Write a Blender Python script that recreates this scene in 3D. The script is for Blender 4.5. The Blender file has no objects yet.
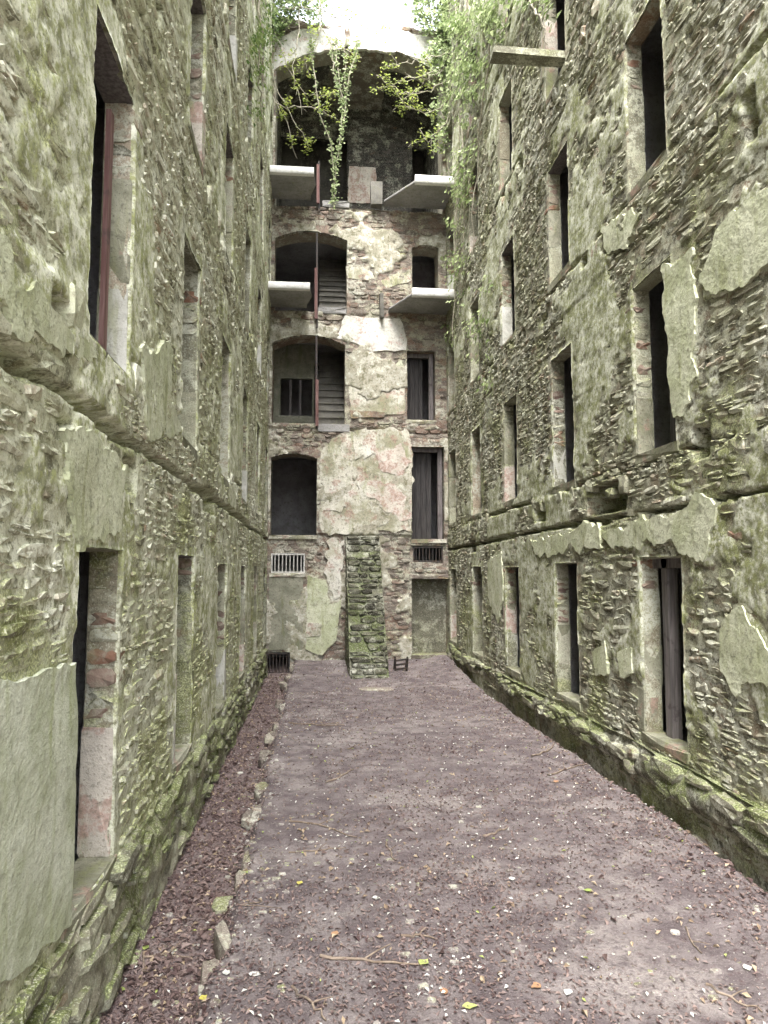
import bpy, math, random
import numpy as np
from mathutils import Vector, Matrix
from mathutils.geometry import delaunay_2d_cdt

S = bpy.context.scene
COL = S.collection
# ------------------------------------------------------------------ camera
FPX, VPX, VPY = 720.0, 315.0, 573.0
CAM = np.array([0.0, 0.0, 1.95])
PIT = math.atan((VPY - 512) / FPX)
YAW = math.atan((384 - VPX) / FPX * math.cos(PIT))
FWD = np.array([math.sin(YAW) * math.cos(PIT), math.cos(YAW) * math.cos(PIT), math.sin(PIT)])
RGT = np.array([math.cos(YAW), -math.sin(YAW), 0.0])
UPV = np.cross(RGT, FWD)
cd = bpy.data.cameras.new('camera')
cam = bpy.data.objects.new('camera', cd)
COL.objects.link(cam)
cd.sensor_fit = 'VERTICAL'
cd.sensor_height = 36.0
cd.lens = FPX / 1024 * 36.0
cd.clip_start = 0.05
cd.clip_end = 2000
cam.matrix_world = Matrix(((RGT[0], UPV[0], -FWD[0], CAM[0]), (RGT[1], UPV[1], -FWD[1], CAM[1]),
                           (RGT[2], UPV[2], -FWD[2], CAM[2]), (0, 0, 0, 1)))
S.camera = cam
# ------------------------------------------------------------------ sky, sun, exposure
SUN_EL, SUN_AZ = math.radians(62), math.radians(205)      # azimuth clockwise from +Y
world = bpy.data.worlds.new('World')
S.world = world
world.use_nodes = True
wn = world.node_tree
wn.nodes.clear()
sky = wn.nodes.new('ShaderNodeTexSky')
sky.sky_type = 'NISHITA'
sky.sun_disc = False
sky.sun_elevation = SUN_EL
sky.sun_rotation = SUN_AZ
sky.air_density = 1.0
sky.dust_density = 4.0
hs = wn.nodes.new('ShaderNodeHueSaturation')
hs.inputs['Saturation'].default_value = 0.32
bgn = wn.nodes.new('ShaderNodeBackground')
bgn.inputs['Strength'].default_value = 0.15
wo = wn.nodes.new('ShaderNodeOutputWorld')
wn.links.new(sky.outputs[0], hs.inputs['Color'])
wn.links.new(hs.outputs[0], bgn.inputs[0])
wn.links.new(bgn.outputs[0], wo.inputs[0])
sd = bpy.data.lights.new('sun', 'SUN')
sd.energy = 0.7
sd.angle = math.radians(45)
sd.color = (1.0, 0.985, 0.96)
sun = bpy.data.objects.new('sun', sd)
COL.objects.link(sun)
sun.location = (0, -5, 30)
sdir = Vector((math.sin(SUN_AZ) * math.cos(SUN_EL), math.cos(SUN_AZ) * math.cos(SUN_EL), math.sin(SUN_EL)))
sun.rotation_euler = sdir.to_track_quat('Z', 'Y').to_euler()
S.view_settings.view_transform = 'Standard'
S.view_settings.look = 'None'
S.view_settings.gamma = 1.0
S.view_settings.use_curve_mapping = False
S.view_settings.exposure = 3.25
try:
    S.cycles.adaptive_threshold = 0.01
    S.cycles.denoising_prefilter = 'NONE'
    S.cycles.max_bounces = 5
    S.cycles.diffuse_bounces = 3
except Exception:
    pass

rng = np.random.default_rng(11)
random.seed(5)
YE = 15.6
XL, XR = -1.02, 2.896
WALLTOP = 15.4
YNEAR = -3.0


# ------------------------------------------------------------------ helpers
def ray(px, py):
    return FWD + RGT * (px - 384) / FPX + UPV * (512 - py) / FPX


def on(px, py, ax, val):
    d = ray(px, py)
    return CAM + d * ((val - CAM[ax]) / d[ax])


def proj(P):
    q = np.asarray(P, float) - CAM
    z = np.maximum(q @ FWD, 1e-3)
    return 384 + FPX * (q @ RGT) / z, 512 - FPX * (q @ UPV) / z, q @ FWD


def hash2(ix, iy, s):
    h = (ix.astype(np.int64) * 374761393 + iy.astype(np.int64) * 668265263 + s * 1442695041) & 0xffffffff
    h = ((h ^ (h >> 13)) * 1274126177) & 0xffffffff
    h = h ^ (h >> 16)
    return (h & 0xffff) / 65535.0


def vnoise(x, y, s=0):
    x = np.asarray(x, float)
    y = np.asarray(y, float)
    ix, iy = np.floor(x), np.floor(y)
    fx, fy = x - ix, y - iy
    fx = fx * fx * (3 - 2 * fx)
    fy = fy * fy * (3 - 2 * fy)
    a, b = hash2(ix, iy, s), hash2(ix + 1, iy, s)
    c, d = hash2(ix, iy + 1, s), hash2(ix + 1, iy + 1, s)
    return (a + (b - a) * fx) * (1 - fy) + (c + (d - c) * fx) * fy


def fbm(x, y, s=0, oct=4, gain=0.5):
    t, a, n = 0.0, 1.0, 0.0
    for i in range(oct):
        t = t + a * (vnoise(x * 2 ** i + 17.3 * i, y * 2 ** i + 9.1 * i, s + i) - 0.5)
        n += a
        a *= gain
    return t / n * 2          # about -1..1


def sstep(a, b, x):
    t = np.clip((x - a) / (b - a), 0, 1)
    return t * t * (3 - 2 * t)


def tag(o, label=None, cat=None, group=None, kind=None):
    for k, v in (('label', label), ('category', cat), ('group', group), ('kind', kind)):
        if v:
            o[k] = v
    if cat and not kind:
        o['kind'] = 'thing'
    return o


def link(name, data, parent=None, loc=None):
    o = bpy.data.objects.new(name, data)
    COL.objects.link(o)
    if parent is not None:
        o.parent = parent
    if loc is not None:
        o.location = loc
    return o


def empty(name, loc, label, cat, group=None):
    o = bpy.data.objects.new(name, None)
    COL.objects.link(o)
    o.location = (0, 0, 0)
    o.empty_display_size = 0.2
    return tag(o, label, cat, group)


def npmesh(name, V, faces, mat=None, smooth=False, attrs=None):
    """faces: list of (array Nx3 or Nx4)"""
    V = np.asarray(V, np.float32)
    me = bpy.data.meshes.new(name)
    me.vertices.add(len(V))
    me.vertices.foreach_set('co', V.ravel())
    faces = [np.asarray(f, np.int32) for f in faces if len(f)]
    nl = sum(f.size for f in faces)
    nf = sum(len(f) for f in faces)
    me.loops.add(nl)
    me.polygons.add(nf)
    me.loops.foreach_set('vertex_index', np.concatenate([f.ravel() for f in faces]))
    tot = np.concatenate([np.full(len(f), f.shape[1], np.int32) for f in faces])
    st = np.concatenate([[0], np.cumsum(tot)[:-1]]).astype(np.int32)
    me.polygons.foreach_set('loop_start', st)
    me.polygons.foreach_set('loop_total', tot)
    me.polygons.foreach_set('use_smooth', np.full(nf, smooth))
    if attrs:
        for k, a in attrs.items():
            at = me.attributes.new(k, 'FLOAT', 'POINT')
            at.data.foreach_set('value', np.asarray(a, np.float32))
    me.update()
    me.validate()
    if mat:
        me.materials.append(mat)
    return me


class MB:
    def __init__(s):
        s.v, s.f3, s.f4, s.n = [], [], [], 0

    def add(s, V, f3=(), f4=()):
        V = np.asarray(V, float)
        s.v.append(V)
        if len(f3):
            s.f3.append(np.asarray(f3) + s.n)
        if len(f4):
            s.f4.append(np.asarray(f4) + s.n)
        s.n += len(V)

    def quad(s, a, b, c, d):
        s.add([a, b, c, d], f4=[[0, 1, 2, 3]])

    def box(s, lo, hi, jit=0.0):
        x0, y0, z0 = lo
        x1, y1, z1 = hi
        V = np.array([[x0, y0, z0], [x1, y0, z0], [x1, y1, z0], [x0, y1, z0],
                      [x0, y0, z1], [x1, y0, z1], [x1, y1, z1], [x0, y1, z1]], float)
        if jit:
            V += rng.uniform(-jit, jit, V.shape)
        s.add(V, f4=[[0, 3, 2, 1], [4, 5, 6, 7], [0, 1, 5, 4], [1, 2, 6, 5], [2, 3, 7, 6], [3, 0, 4, 7]])

    def tube(s, pts, radii, k=5):
        pts = np.asarray(pts, float)
        n = len(pts)
        radii = np.full(n, radii) if np.isscalar(radii) else np.asarray(radii)
        T = np.gradient(pts, axis=0)
        T /= np.linalg.norm(T, axis=1)[:, None] + 1e-9
        A = np.where(np.abs(T[:, 2:3]) > 0.9, np.array([[1.0, 0, 0]]), np.array([[0, 0, 1.0]]))
        B = np.cross(T, A)
        B /= np.linalg.norm(B, axis=1)[:, None] + 1e-9
        C = np.cross(T, B)
        an = np.arange(k) * 2 * math.pi / k
        V = pts[:, None] + radii[:, None, None] * (np.cos(an)[None, :, None] * B[:, None] + np.sin(an)[None, :, None] * C[:, None])
        f = []
        for i in range(n - 1):
            for j in range(k):
                f.append([i * k + j, i * k + (j + 1) % k, (i + 1) * k + (j + 1) % k, (i + 1) * k + j])
        s.add(V.reshape(-1, 3), f4=f)

    def build(s, name, mat, parent=None, smooth=False, attrs=None):
        V = np.concatenate(s.v)
        fs = []
        if s.f3:
            fs.append(np.concatenate(s.f3))
        if s.f4:
            fs.append(np.concatenate(s.f4))
        return link(name, npmesh(name, V, fs, mat, smooth, attrs), parent)


# ------------------------------------------------------------------ materials
class N:
    def __init__(s, name):
        s.m = bpy.data.materials.new(name)
        s.m.use_nodes = True
        s.t = s.m.node_tree
        s.t.nodes.clear()
        s.out = s.t.nodes.new('ShaderNodeOutputMaterial')
        s.b = s.t.nodes.new('ShaderNodeBsdfPrincipled')
        s.t.links.new(s.b.outputs[0], s.out.inputs['Surface'])
        s.geo = s.t.nodes.new('ShaderNodeNewGeometry')

    def put(s, sock, v):
        if v is None:
            return
        if isinstance(v, bpy.types.NodeSocket):
            s.t.links.new(v, sock)
        elif isinstance(v, (tuple, list)) and len(v) == 3 and len(getattr(sock, 'default_value', (0, 0, 0))) == 4:
            sock.default_value = (*v, 1)
        else:
            sock.default_value = v

    def mapv(s, scale):
        n = s.t.nodes.new('ShaderNodeVectorMath')
        n.operation = 'MULTIPLY'
        s.put(n.inputs[0], s.geo.outputs['Position'])
        n.inputs[1].default_value = scale
        return n.outputs[0]

    def noise(s, scale, detail=4, rough=0.55, sv=None, dist=0.0):
        n = s.t.nodes.new('ShaderNodeTexNoise')
        s.put(n.inputs['Vector'], s.mapv(sv) if sv else s.geo.outputs['Position'])
        n.inputs['Scale'].default_value = scale
        n.inputs['Detail'].default_value = detail
        n.inputs['Roughness'].default_value = rough
        n.inputs['Distortion'].default_value = dist
        return n.outputs['Fac']

    def voro(s, scale, sv=None, feature='F1', out='Distance', rand=1.0):
        n = s.t.nodes.new('ShaderNodeTexVoronoi')
        n.feature = feature
        s.put(n.inputs['Vector'], s.mapv(sv) if sv else s.geo.outputs['Position'])
        n.inputs['Scale'].default_value = scale
        n.inputs['Randomness'].default_value = rand
        return n.outputs[out]

    def math(s, op, a, b=0.0, c=0.0, clamp=False):
        n = s.t.nodes.new('ShaderNodeMath')
        n.operation = op
        n.use_clamp = clamp
        s.put(n.inputs[0], a)
        s.put(n.inputs[1], b)
        if op in ('MULTIPLY_ADD',):
            s.put(n.inputs[2], c)
        return n.outputs[0]

    def rng(s, v, a, b, lo=0.0, hi=1.0):
        n = s.t.nodes.new('ShaderNodeMapRange')
        n.interpolation_type = 'SMOOTHSTEP'
        s.put(n.inputs[0], v)
        n.inputs[1].default_value = a
        n.inputs[2].default_value = b
        n.inputs[3].default_value = lo
        n.inputs[4].default_value = hi
        return n.outputs[0]

    def mix(s, f, a, b, mode='MIX'):
        n = s.t.nodes.new('ShaderNodeMix')
        n.data_type = 'RGBA'
        n.blend_type = mode
        s.put(n.inputs[0], f)
        s.put(n.inputs[6], a)
        s.put(n.inputs[7], b)
        return n.outputs[2]

    def ramp(s, v, stops):
        n = s.t.nodes.new('ShaderNodeValToRGB')
        e = n.color_ramp.elements
        while len(e) < len(stops):
            e.new(0.5)
        for q, (p, c) in zip(e, stops):
            q.position = p
            q.color = (*c, 1)
        s.put(n.inputs[0], v)
        return n.outputs[0]

    def attr(s, name):
        n = s.t.nodes.new('ShaderNodeAttribute')
        n.attribute_name = name
        return n.outputs['Fac']

    def objrand(s):
        return s.t.nodes.new('ShaderNodeObjectInfo').outputs['Random']

    def nz(s):
        n = s.t.nodes.new('ShaderNodeSeparateXYZ')
        s.put(n.inputs[0], s.geo.outputs['Normal'])
        return n.outputs[2]

    def pz(s):
        n = s.t.nodes.new('ShaderNodeSeparateXYZ')
        s.put(n.inputs[0], s.geo.outputs['Position'])
        return n.outputs[2]

    def done(s, col, rough=0.95, bumps=(), spec=0.2):
        s.put(s.b.inputs['Base Color'], col)
        s.put(s.b.inputs['Roughness'], rough)
        s.b.inputs['Specular IOR Level'].default_value = spec
        prev = None
        for h, st, di in bumps:
            n = s.t.nodes.new('ShaderNodeBump')
            n.inputs['Strength'].default_value = st
            n.inputs['Distance'].default_value = di
            s.put(n.inputs['Height'], h)
            if prev is not None:
                s.t.links.new(prev, n.inputs['Normal'])
            prev = n.outputs[0]
        if prev is not None:
            s.t.links.new(prev, s.b.inputs['Normal'])
        return s.m


def masonry(name, stops, moss=0.5, lichen=0.5, core=False, red=0.0, mosscol=(0.22, 0.238, 0.092), dirt=0.5, plcol=None, pale=1.0, dark=1.0):
    n = N(name)
    if core:
        vc = n.t.nodes.new('ShaderNodeSeparateColor')
        n.put(vc.inputs[0], n.voro(7.0, sv=(1, 1, 2.6), out='Color'))
        r = vc.outputs[0]
    else:
        r = n.math('FRACT', n.math('ADD', n.attr('rnd'), n.objrand()))
    col = n.ramp(r, stops)
    big = n.noise(0.6, 3, 0.6)
    mid = n.noise(4.2, 4, 0.65)
    fine = n.noise(24, 4, 0.68)
    grit = n.noise(85, 2, 0.7)
    col = n.mix(n.rng(fine, 0.40, 0.70, 0.0, 0.55 * dark), col, n.mix(0.55, col, (0.06, 0.052, 0.04)))
    # pale lichen crust: blotches of all sizes
    lich = n.math('MULTIPLY', n.rng(mid, 0.50 - 0.14 * lichen, 0.60 - 0.12 * lichen), n.rng(fine, 0.40, 0.54))
    col = n.mix(n.math('MULTIPLY', lich, 0.4 + 0.5 * lichen), col, n.mix(n.rng(big, 0.4, 0.62), (0.47 * pale, 0.48 * pale, 0.345 * pale), (0.66 * pale, 0.665 * pale, 0.56 * pale)))
    # rusty and brick-red stains
    rs = n.noise(2.1, 3, 0.6, sv=(1.0, 1.0, 1.4))
    col = n.mix(n.rng(rs, 0.66 - red, 0.76 - red, 0, 0.5), col, (0.24, 0.135, 0.08))
    # moss
    mo = n.math('ADD', n.noise(1.3, 5, 0.7), n.math('MULTIPLY', n.nz(), 0.14))
    mo = n.math('ADD', mo, n.rng(n.pz(), 0.0, 3.2, 0.06, 0.0))
    t = 0.66 - 0.24 * moss
    mof = n.math('MULTIPLY', n.rng(mo, t, t + 0.14), n.rng(fine, 0.36, 0.52, 0.15, 1.0))
    mc = n.mix(n.rng(mid, 0.38, 0.62), mosscol, (mosscol[0] * 1.75, mosscol[1] * 1.7, mosscol[2] * 1.9))
    mc = n.mix(n.rng(grit, 0.42, 0.6), (mosscol[0] * .55, mosscol[1] * .55, mosscol[2] * .55), mc)
    col = n.mix(n.math('MULTIPLY', mof, 0.8), col, mc)
    col = n.mix(n.rng(grit, 0.57, 0.66, 0, 0.5), col, (0.62 * pale, 0.62 * pale, 0.52 * pale))
    col = n.mix(n.rng(grit, 0.34, 0.43, 0.45 * dark, 0), col, (0.07, 0.065, 0.05))
    # dark algae runs
    st = n.noise(1.5, 4, 0.62, sv=(1.6, 1.6, 0.4))
    col = n.mix(n.rng(st, 0.56, 0.74, 0.0, dirt * dark), col, n.mix(0.7, col, (0.045, 0.043, 0.035)))
    bump = [(fine, 0.6, 0.008), (grit, 0.6, 0.005)]
    if core:
        pl = n.attr('plaster')
        pm = n.noise(7.5, 4, 0.7)
        pc = n.ramp(mid, [(0.34, (0.21 * pale, 0.215 * pale, 0.125 * pale)), (0.46, (0.41 * pale, 0.42 * pale, 0.285 * pale)), (0.60, (0.67 * pale, 0.675 * pale, 0.55 * pale))])
        if plcol:
            pc = n.mix(0.6, pc, plcol)
        pc = n.mix(n.rng(pm, 0.53, 0.64, 0, 0.8 * dark), pc, (0.14, 0.135, 0.075))
        pc = n.mix(n.rng(st, 0.5, 0.72, 0, 0.5 * dark), pc, (0.15, 0.15, 0.085))
        pc = n.mix(n.math('MULTIPLY', mof, 0.85), pc, mc)
        pc = n.mix(n.rng(pm, 0.36, 0.46, 0.6, 0), pc, (0.70 * pale, 0.705 * pale, 0.60 * pale))
        pc = n.mix(n.rng(fine, 0.54, 0.66, 0.0, 0.6 * dark), pc, (0.10, 0.095, 0.06))
        if plcol is None:     # crust of moss tufts and white lichen on the side walls
            pc = n.mix(n.rng(fine, 0.51, 0.60, 0, 0.6), pc, (0.29 * pale, 0.31 * pale, 0.125 * pale))
            pc = n.mix(n.rng(fine, 0.37, 0.45, 0.55 * pale, 0), pc, (0.70, 0.70, 0.61))
            pc = n.mix(n.rng(grit, 0.33, 0.42, 0.5, 0), pc, (0.10, 0.095, 0.07))
        col = n.mix(n.rng(pl, 0.3, 0.7), col, pc)
    return n.done(col, 0.96, bump)


STOPS = [(0.0, (0.12, 0.115, 0.085)), (0.25, (0.25, 0.245, 0.17)), (0.5, (0.34, 0.335, 0.245)), (0.72, (0.22, 0.195, 0.135)),
         (0.88, (0.42, 0.415, 0.33)), (1.0, (0.27, 0.195, 0.135))]
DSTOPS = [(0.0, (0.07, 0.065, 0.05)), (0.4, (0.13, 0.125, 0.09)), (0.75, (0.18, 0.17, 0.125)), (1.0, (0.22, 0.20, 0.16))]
M = {}
MSTOPS = [(0.0, (0.075, 0.07, 0.052)), (0.35, (0.15, 0.14, 0.10)), (0.6, (0.26, 0.25, 0.175)), (0.8, (0.17, 0.125, 0.085)), (1.0, (0.34, 0.33, 0.25))]
M['core'] = masonry('wall_core', MSTOPS, 0.64, 0.6, core=True, pale=0.82, dark=1.1)
M['core_l'] = masonry('wall_core_left', [(0.0, (0.17, 0.165, 0.11)), (0.5, (0.30, 0.30, 0.20)), (1.0, (0.40, 0.39, 0.28))], 0.66, 0.9, core=True, pale=1.14, dark=0.8, mosscol=(0.29, 0.315, 0.115))
M['stone'] = masonry('wall_stone', STOPS, 0.52, 0.5, pale=0.9, dark=1.1)
M['stone_l'] = masonry('wall_stone_left', [(a_, tuple(min(0.6, 1.3 * v_) for v_ in c_)) for a_, c_ in STOPS], 0.62, 0.95, pale=1.1, dark=0.8, mosscol=(0.29, 0.315, 0.115))
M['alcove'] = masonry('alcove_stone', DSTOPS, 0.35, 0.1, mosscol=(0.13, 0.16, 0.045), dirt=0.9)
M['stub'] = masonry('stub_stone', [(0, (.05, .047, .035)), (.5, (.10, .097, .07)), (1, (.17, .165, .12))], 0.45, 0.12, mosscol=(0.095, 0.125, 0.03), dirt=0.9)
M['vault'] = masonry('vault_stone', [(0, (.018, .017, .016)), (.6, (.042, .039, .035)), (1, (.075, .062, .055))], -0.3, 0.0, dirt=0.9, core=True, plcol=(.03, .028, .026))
ESTOPS = [(0.0, (0.11, 0.09, 0.075)), (0.3, (0.18, 0.15, 0.125)), (0.55, (0.225, 0.185, 0.155)), (0.75, (0.20, 0.13, 0.10)),
          (1.0, (0.31, 0.285, 0.23))]
M['ecore'] = masonry('end_core', ESTOPS, 0.12, 0.3, core=True, red=0.06, plcol=(0.31, 0.27, 0.24))
M['estone'] = masonry('end_stone', ESTOPS, 0.12, 0.25, red=0.07)
M['mossy'] = masonry('mossy_stone', [(0, (.10, .095, .07)), (.5, (.19, .18, .13)), (1, (.30, .28, .21))], 0.62, 0.25, mosscol=(0.15, 0.18, 0.05), dirt=0.9)
M['kerb'] = masonry('kerb_stone', [(0, (.13, .105, .09)), (.5, (.23, .19, .16)), (1, (.30, .27, .22))], -0.25, 0.2, dirt=0.6)


def brickm(name, c1, c2, moss=0.25):
    n = N(name)
    r = n.math('FRACT', n.math('ADD', n.attr('rnd'), n.objrand()))
    col = n.mix(r, c1, c2)
    f = n.noise(18, 5, 0.65)
    col = n.mix(n.rng(f, 0.4, 0.65, 0, 0.75), col, (0.30, 0.27, 0.21))
    col = n.mix(n.rng(n.noise(5, 5, 0.6), 0.5, 0.68, 0, moss * 2), col, (0.22, 0.22, 0.10))
    col = n.mix(n.rng(n.noise(3, 4), 0.55, 0.75, 0, 0.7), col, (0.06, 0.05, 0.045))
    return n.done(col, 0.95, [(f, 0.7, 0.015), (n.noise(70, 3), 0.5, 0.005)])


M['brick'] = brickm('old_brick', (0.22, 0.115, 0.075), (0.23, 0.165, 0.125))
M['dark_brick'] = brickm('dark_brick', (0.15, 0.10, 0.085), (0.26, 0.19, 0.15))


def plasterm(name, c1, c2, green=0.5, pink=0.0, grime=0.5, greencol=(0.24, 0.255, 0.11)):
    n = N(name)
    a = n.noise(2.4, 5, 0.66)
    f = n.noise(17, 4, 0.66)
    col = n.mix(n.rng(a, 0.36, 0.62), c1, c2)
    vs = n.noise(3.0, 4, 0.62, sv=(2.2, 2.2, 0.45))
    col = n.mix(n.rng(vs, 0.60 - 0.2 * green, 0.82 - 0.2 * green, 0, 0.75), col, greencol)
    if pink:
        pk = n.math('MULTIPLY', n.rng(n.noise(3.6, 4, 0.65), 0.56 - 0.14 * pink, 0.63 - 0.14 * pink), n.rng(f, 0.4, 0.55, 0.25, 1.0))
        col = n.mix(n.math('MULTIPLY', pk, 0.65), col, (0.37, 0.215, 0.18))
    col = n.mix(n.rng(f, 0.50, 0.68, 0, grime), col, (0.15, 0.145, 0.105))
    sp = n.noise(60, 2, 0.7)
    col = n.mix(n.rng(sp, 0.56, 0.68, 0, grime * 0.9), col, (0.10, 0.095, 0.075))
    return n.done(col, 0.92, [(f, 0.6, 0.016), (sp, 0.5, 0.005)])


M['plaster'] = plasterm('plaster', (0.29, 0.28, 0.19), (0.60, 0.575, 0.49), 0.45, pink=0.2, grime=0.75)
M['plaster_green'] = plasterm('plaster_green', (0.40, 0.42, 0.27), (0.54, 0.55, 0.41), 0.45, grime=0.5)
M['plaster_smooth'] = plasterm('plaster_smooth', (0.36, 0.385, 0.26), (0.55, 0.57, 0.46), 0.6, grime=0.3, greencol=(0.29, 0.325, 0.15))
M['plaster_pink'] = plasterm('plaster_pink', (0.46, 0.40, 0.34), (0.60, 0.56, 0.49), 0.25, pink=0.75, grime=0.5)
M['plaster_white'] = plasterm('plaster_white', (0.54, 0.52, 0.46), (0.68, 0.66, 0.61), 0.2, pink=0.1, grime=0.45)
M['plaster_pale'] = plasterm('plaster_pale', (0.44, 0.42, 0.33), (0.62, 0.60, 0.53), 0.35, pink=0.2, grime=0.6)
M['plaster_grey'] = plasterm('plaster_grey', (0.19, 0.19, 0.14), (0.29, 0.285, 0.22), 0.45, grime=0.75, greencol=(0.15, 0.16, 0.075))
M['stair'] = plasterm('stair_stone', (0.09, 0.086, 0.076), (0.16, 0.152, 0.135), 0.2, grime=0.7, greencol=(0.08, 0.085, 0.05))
M['jamb'] = plasterm('jamb_plaster', (0.17, 0.168, 0.115), (0.32, 0.315, 0.24), 0.6, pink=0.03, grime=0.7, greencol=(0.19, 0.20, 0.09))
M['jamb_pale'] = plasterm('jamb_pale', (0.40, 0.395, 0.345), (0.55, 0.545, 0.50), 0.3, grime=0.3)
M['jamb_pink'] = plasterm('jamb_pink', (0.42, 0.38, 0.33), (0.52, 0.48, 0.41), 0.45, pink=0.6, grime=0.5)
M['concrete'] = plasterm('slab_concrete', (0.24, 0.235, 0.225), (0.32, 0.31, 0.30), 0.1, grime=0.5)
M['cell'] = plasterm('cell_plaster', (0.26, 0.25, 0.25), (0.38, 0.37, 0.37), 0.1, grime=0.5, greencol=(0.12, 0.12, 0.09))
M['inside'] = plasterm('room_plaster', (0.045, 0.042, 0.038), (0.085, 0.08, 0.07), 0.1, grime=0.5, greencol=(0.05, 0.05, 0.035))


def woodm(name, c1, c2, sv=(14, 14, 0.8)):
    n = N(name)
    g = n.noise(3, 5, 0.6, sv=sv)
    col = n.mix(n.rng(g, 0.35, 0.65), c1, c2)
    col = n.mix(n.rng(n.noise(9, 4), 0.55, 0.72, 0, 0.6), col, (0.05, 0.04, 0.04))
    return n.done(col, 0.85, [(g, 0.5, 0.006)])


M['wood'] = woodm('weathered_timber', (0.10, 0.09, 0.088), (0.19, 0.17, 0.165))
M['wood_dark'] = woodm('dark_timber', (0.028, 0.026, 0.026), (0.065, 0.06, 0.058))
M['rust_paint'] = woodm('rusty_pink_paint', (0.12, 0.062, 0.056), (0.20, 0.125, 0.115))
n = N('rusty_iron')
M['iron'] = n.done(n.mix(n.rng(n.noise(14, 5), 0.4, 0.65), (0.03, 0.028, 0.028), (0.06, 0.042, 0.03)), 0.7, [(n.noise(60), 0.4, 0.004)], 0.4)
n = N('pale_paint_and_lit_edge')
M['pale_paint_and_lit_edge'] = plasterm('nosing_lit_tone', (0.62, 0.61, 0.58), (0.72, 0.71, 0.69), 0.1, grime=0.2)  # sky light on the slabs' front edges, put into this pale colour
M['grille_paint'] = n.done(n.mix(n.rng(n.noise(9, 5), 0.4, 0.65), (0.40, 0.39, 0.36), (0.55, 0.54, 0.51)), 0.7, [(n.noise(60), 0.3, 0.004)])

# ground
n = N('ground_soil')
big = n.noise(0.9, 6, 0.62)
mid = n.noise(4.2, 6, 0.66)
fine = n.noise(26, 5, 0.7)
grit = n.noise(90, 3, 0.75)
tr = n.attr('trench')
col = n.mix(n.rng(mid, 0.38, 0.62), (0.108, 0.088, 0.089), (0.178, 0.152, 0.149))
col = n.mix(n.math('MULTIPLY', n.rng(n.math('ADD', big, n.math('MULTIPLY', mid, 0.35)), 0.66, 0.84), n.rng(fine, 0.36, 0.56)), col, (0.275, 0.245, 0.228))
col = n.mix(n.rng(fine, 0.52, 0.7, 0, 0.7), col, (0.09, 0.055, 0.052))
col = n.mix(n.rng(grit, 0.60, 0.72, 0, 0.7), col, (0.46, 0.41, 0.37))
col = n.mix(n.rng(grit, 0.28, 0.40, 0.6, 0), col, (0.07, 0.045, 0.045))
col = n.mix(n.math('MULTIPLY', tr, 0.35), col, n.mix(n.rng(fine, 0.4, 0.6), (0.10, 0.055, 0.05), (0.19, 0.12, 0.105)))
gm = n.noise(2.3, 5, 0.66)
col = n.mix(n.rng(gm, 0.64, 0.76, 0, 0.4), col, (0.17, 0.165, 0.09))
M['ground'] = n.done(col, 0.97, [(mid, 0.4, 0.04), (fine, 0.8, 0.02), (grit, 0.7, 0.008)])


def leafm(name, c1, c2, transl=0.35):
    n = N(name)
    r = n.attr('rnd')
    col = n.mix(r, c1, c2)
    n.done(col, 0.55, (), 0.35)
    tb = n.t.nodes.new('ShaderNodeBsdfTranslucent')
    n.put(tb.inputs[0], col)
    mx = n.t.nodes.new('ShaderNodeMixShader')
    mx.inputs[0].default_value = transl
    n.t.links.new(n.b.outputs[0], mx.inputs[1])
    n.t.links.new(tb.outputs[0], mx.inputs[2])
    n.t.links.new(mx.outputs[0], n.out.inputs['Surface'])
    return n.m


M['ivy'] = leafm('ivy_leaf', (0.09, 0.15, 0.045), (0.26, 0.32, 0.11))
M['ivy_pale'] = leafm('pale_ivy_leaf', (0.15, 0.21, 0.07), (0.40, 0.46, 0.24))
M['spring'] = leafm('spring_leaf', (0.20, 0.27, 0.05), (0.38, 0.42, 0.11), 0.45)
M['litter'] = leafm('leaf_litter', (0.085, 0.052, 0.050), (0.27, 0.20, 0.175), 0.1)
M['litter_tan'] = leafm('tan_litter', (0.26, 0.19, 0.13), (0.45, 0.36, 0.25), 0.1)
M['pebble'] = masonry('pebble_stone', [(0, (.14, .11, .10)), (.5, (.22, .19, .18)), (.9, (.30, .27, .25)), (1, (.45, .43, .40))], 0.0, 0.1, dirt=0.2)
M['petal'] = leafm('pale_petal', (0.55, 0.53, 0.47), (0.72, 0.71, 0.66), 0.2)
M['leaf_green'] = leafm('fallen_green_leaf', (0.28, 0.36, 0.09), (0.42, 0.46, 0.16), 0.2)
M['leaf_orange'] = leafm('fallen_orange_leaf', (0.36, 0.19, 0.10), (0.42, 0.25, 0.14), 0.2)
M['leaf_yellow'] = leafm('fallen_yellow_leaf', (0.52, 0.47, 0.10), (0.56, 0.50, 0.13), 0.2)
M['leaf_white'] = leafm('fallen_white_leaf', (0.62, 0.62, 0.56), (0.70, 0.69, 0.64), 0.2)
M['bark'] = woodm('twig_bark', (0.16, 0.12, 0.09), (0.27, 0.215, 0.165), (8, 8, 8))
M['vine'] = woodm('vine_stem', (0.24, 0.22, 0.17), (0.40, 0.37, 0.29), (8, 8, 8))


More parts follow.
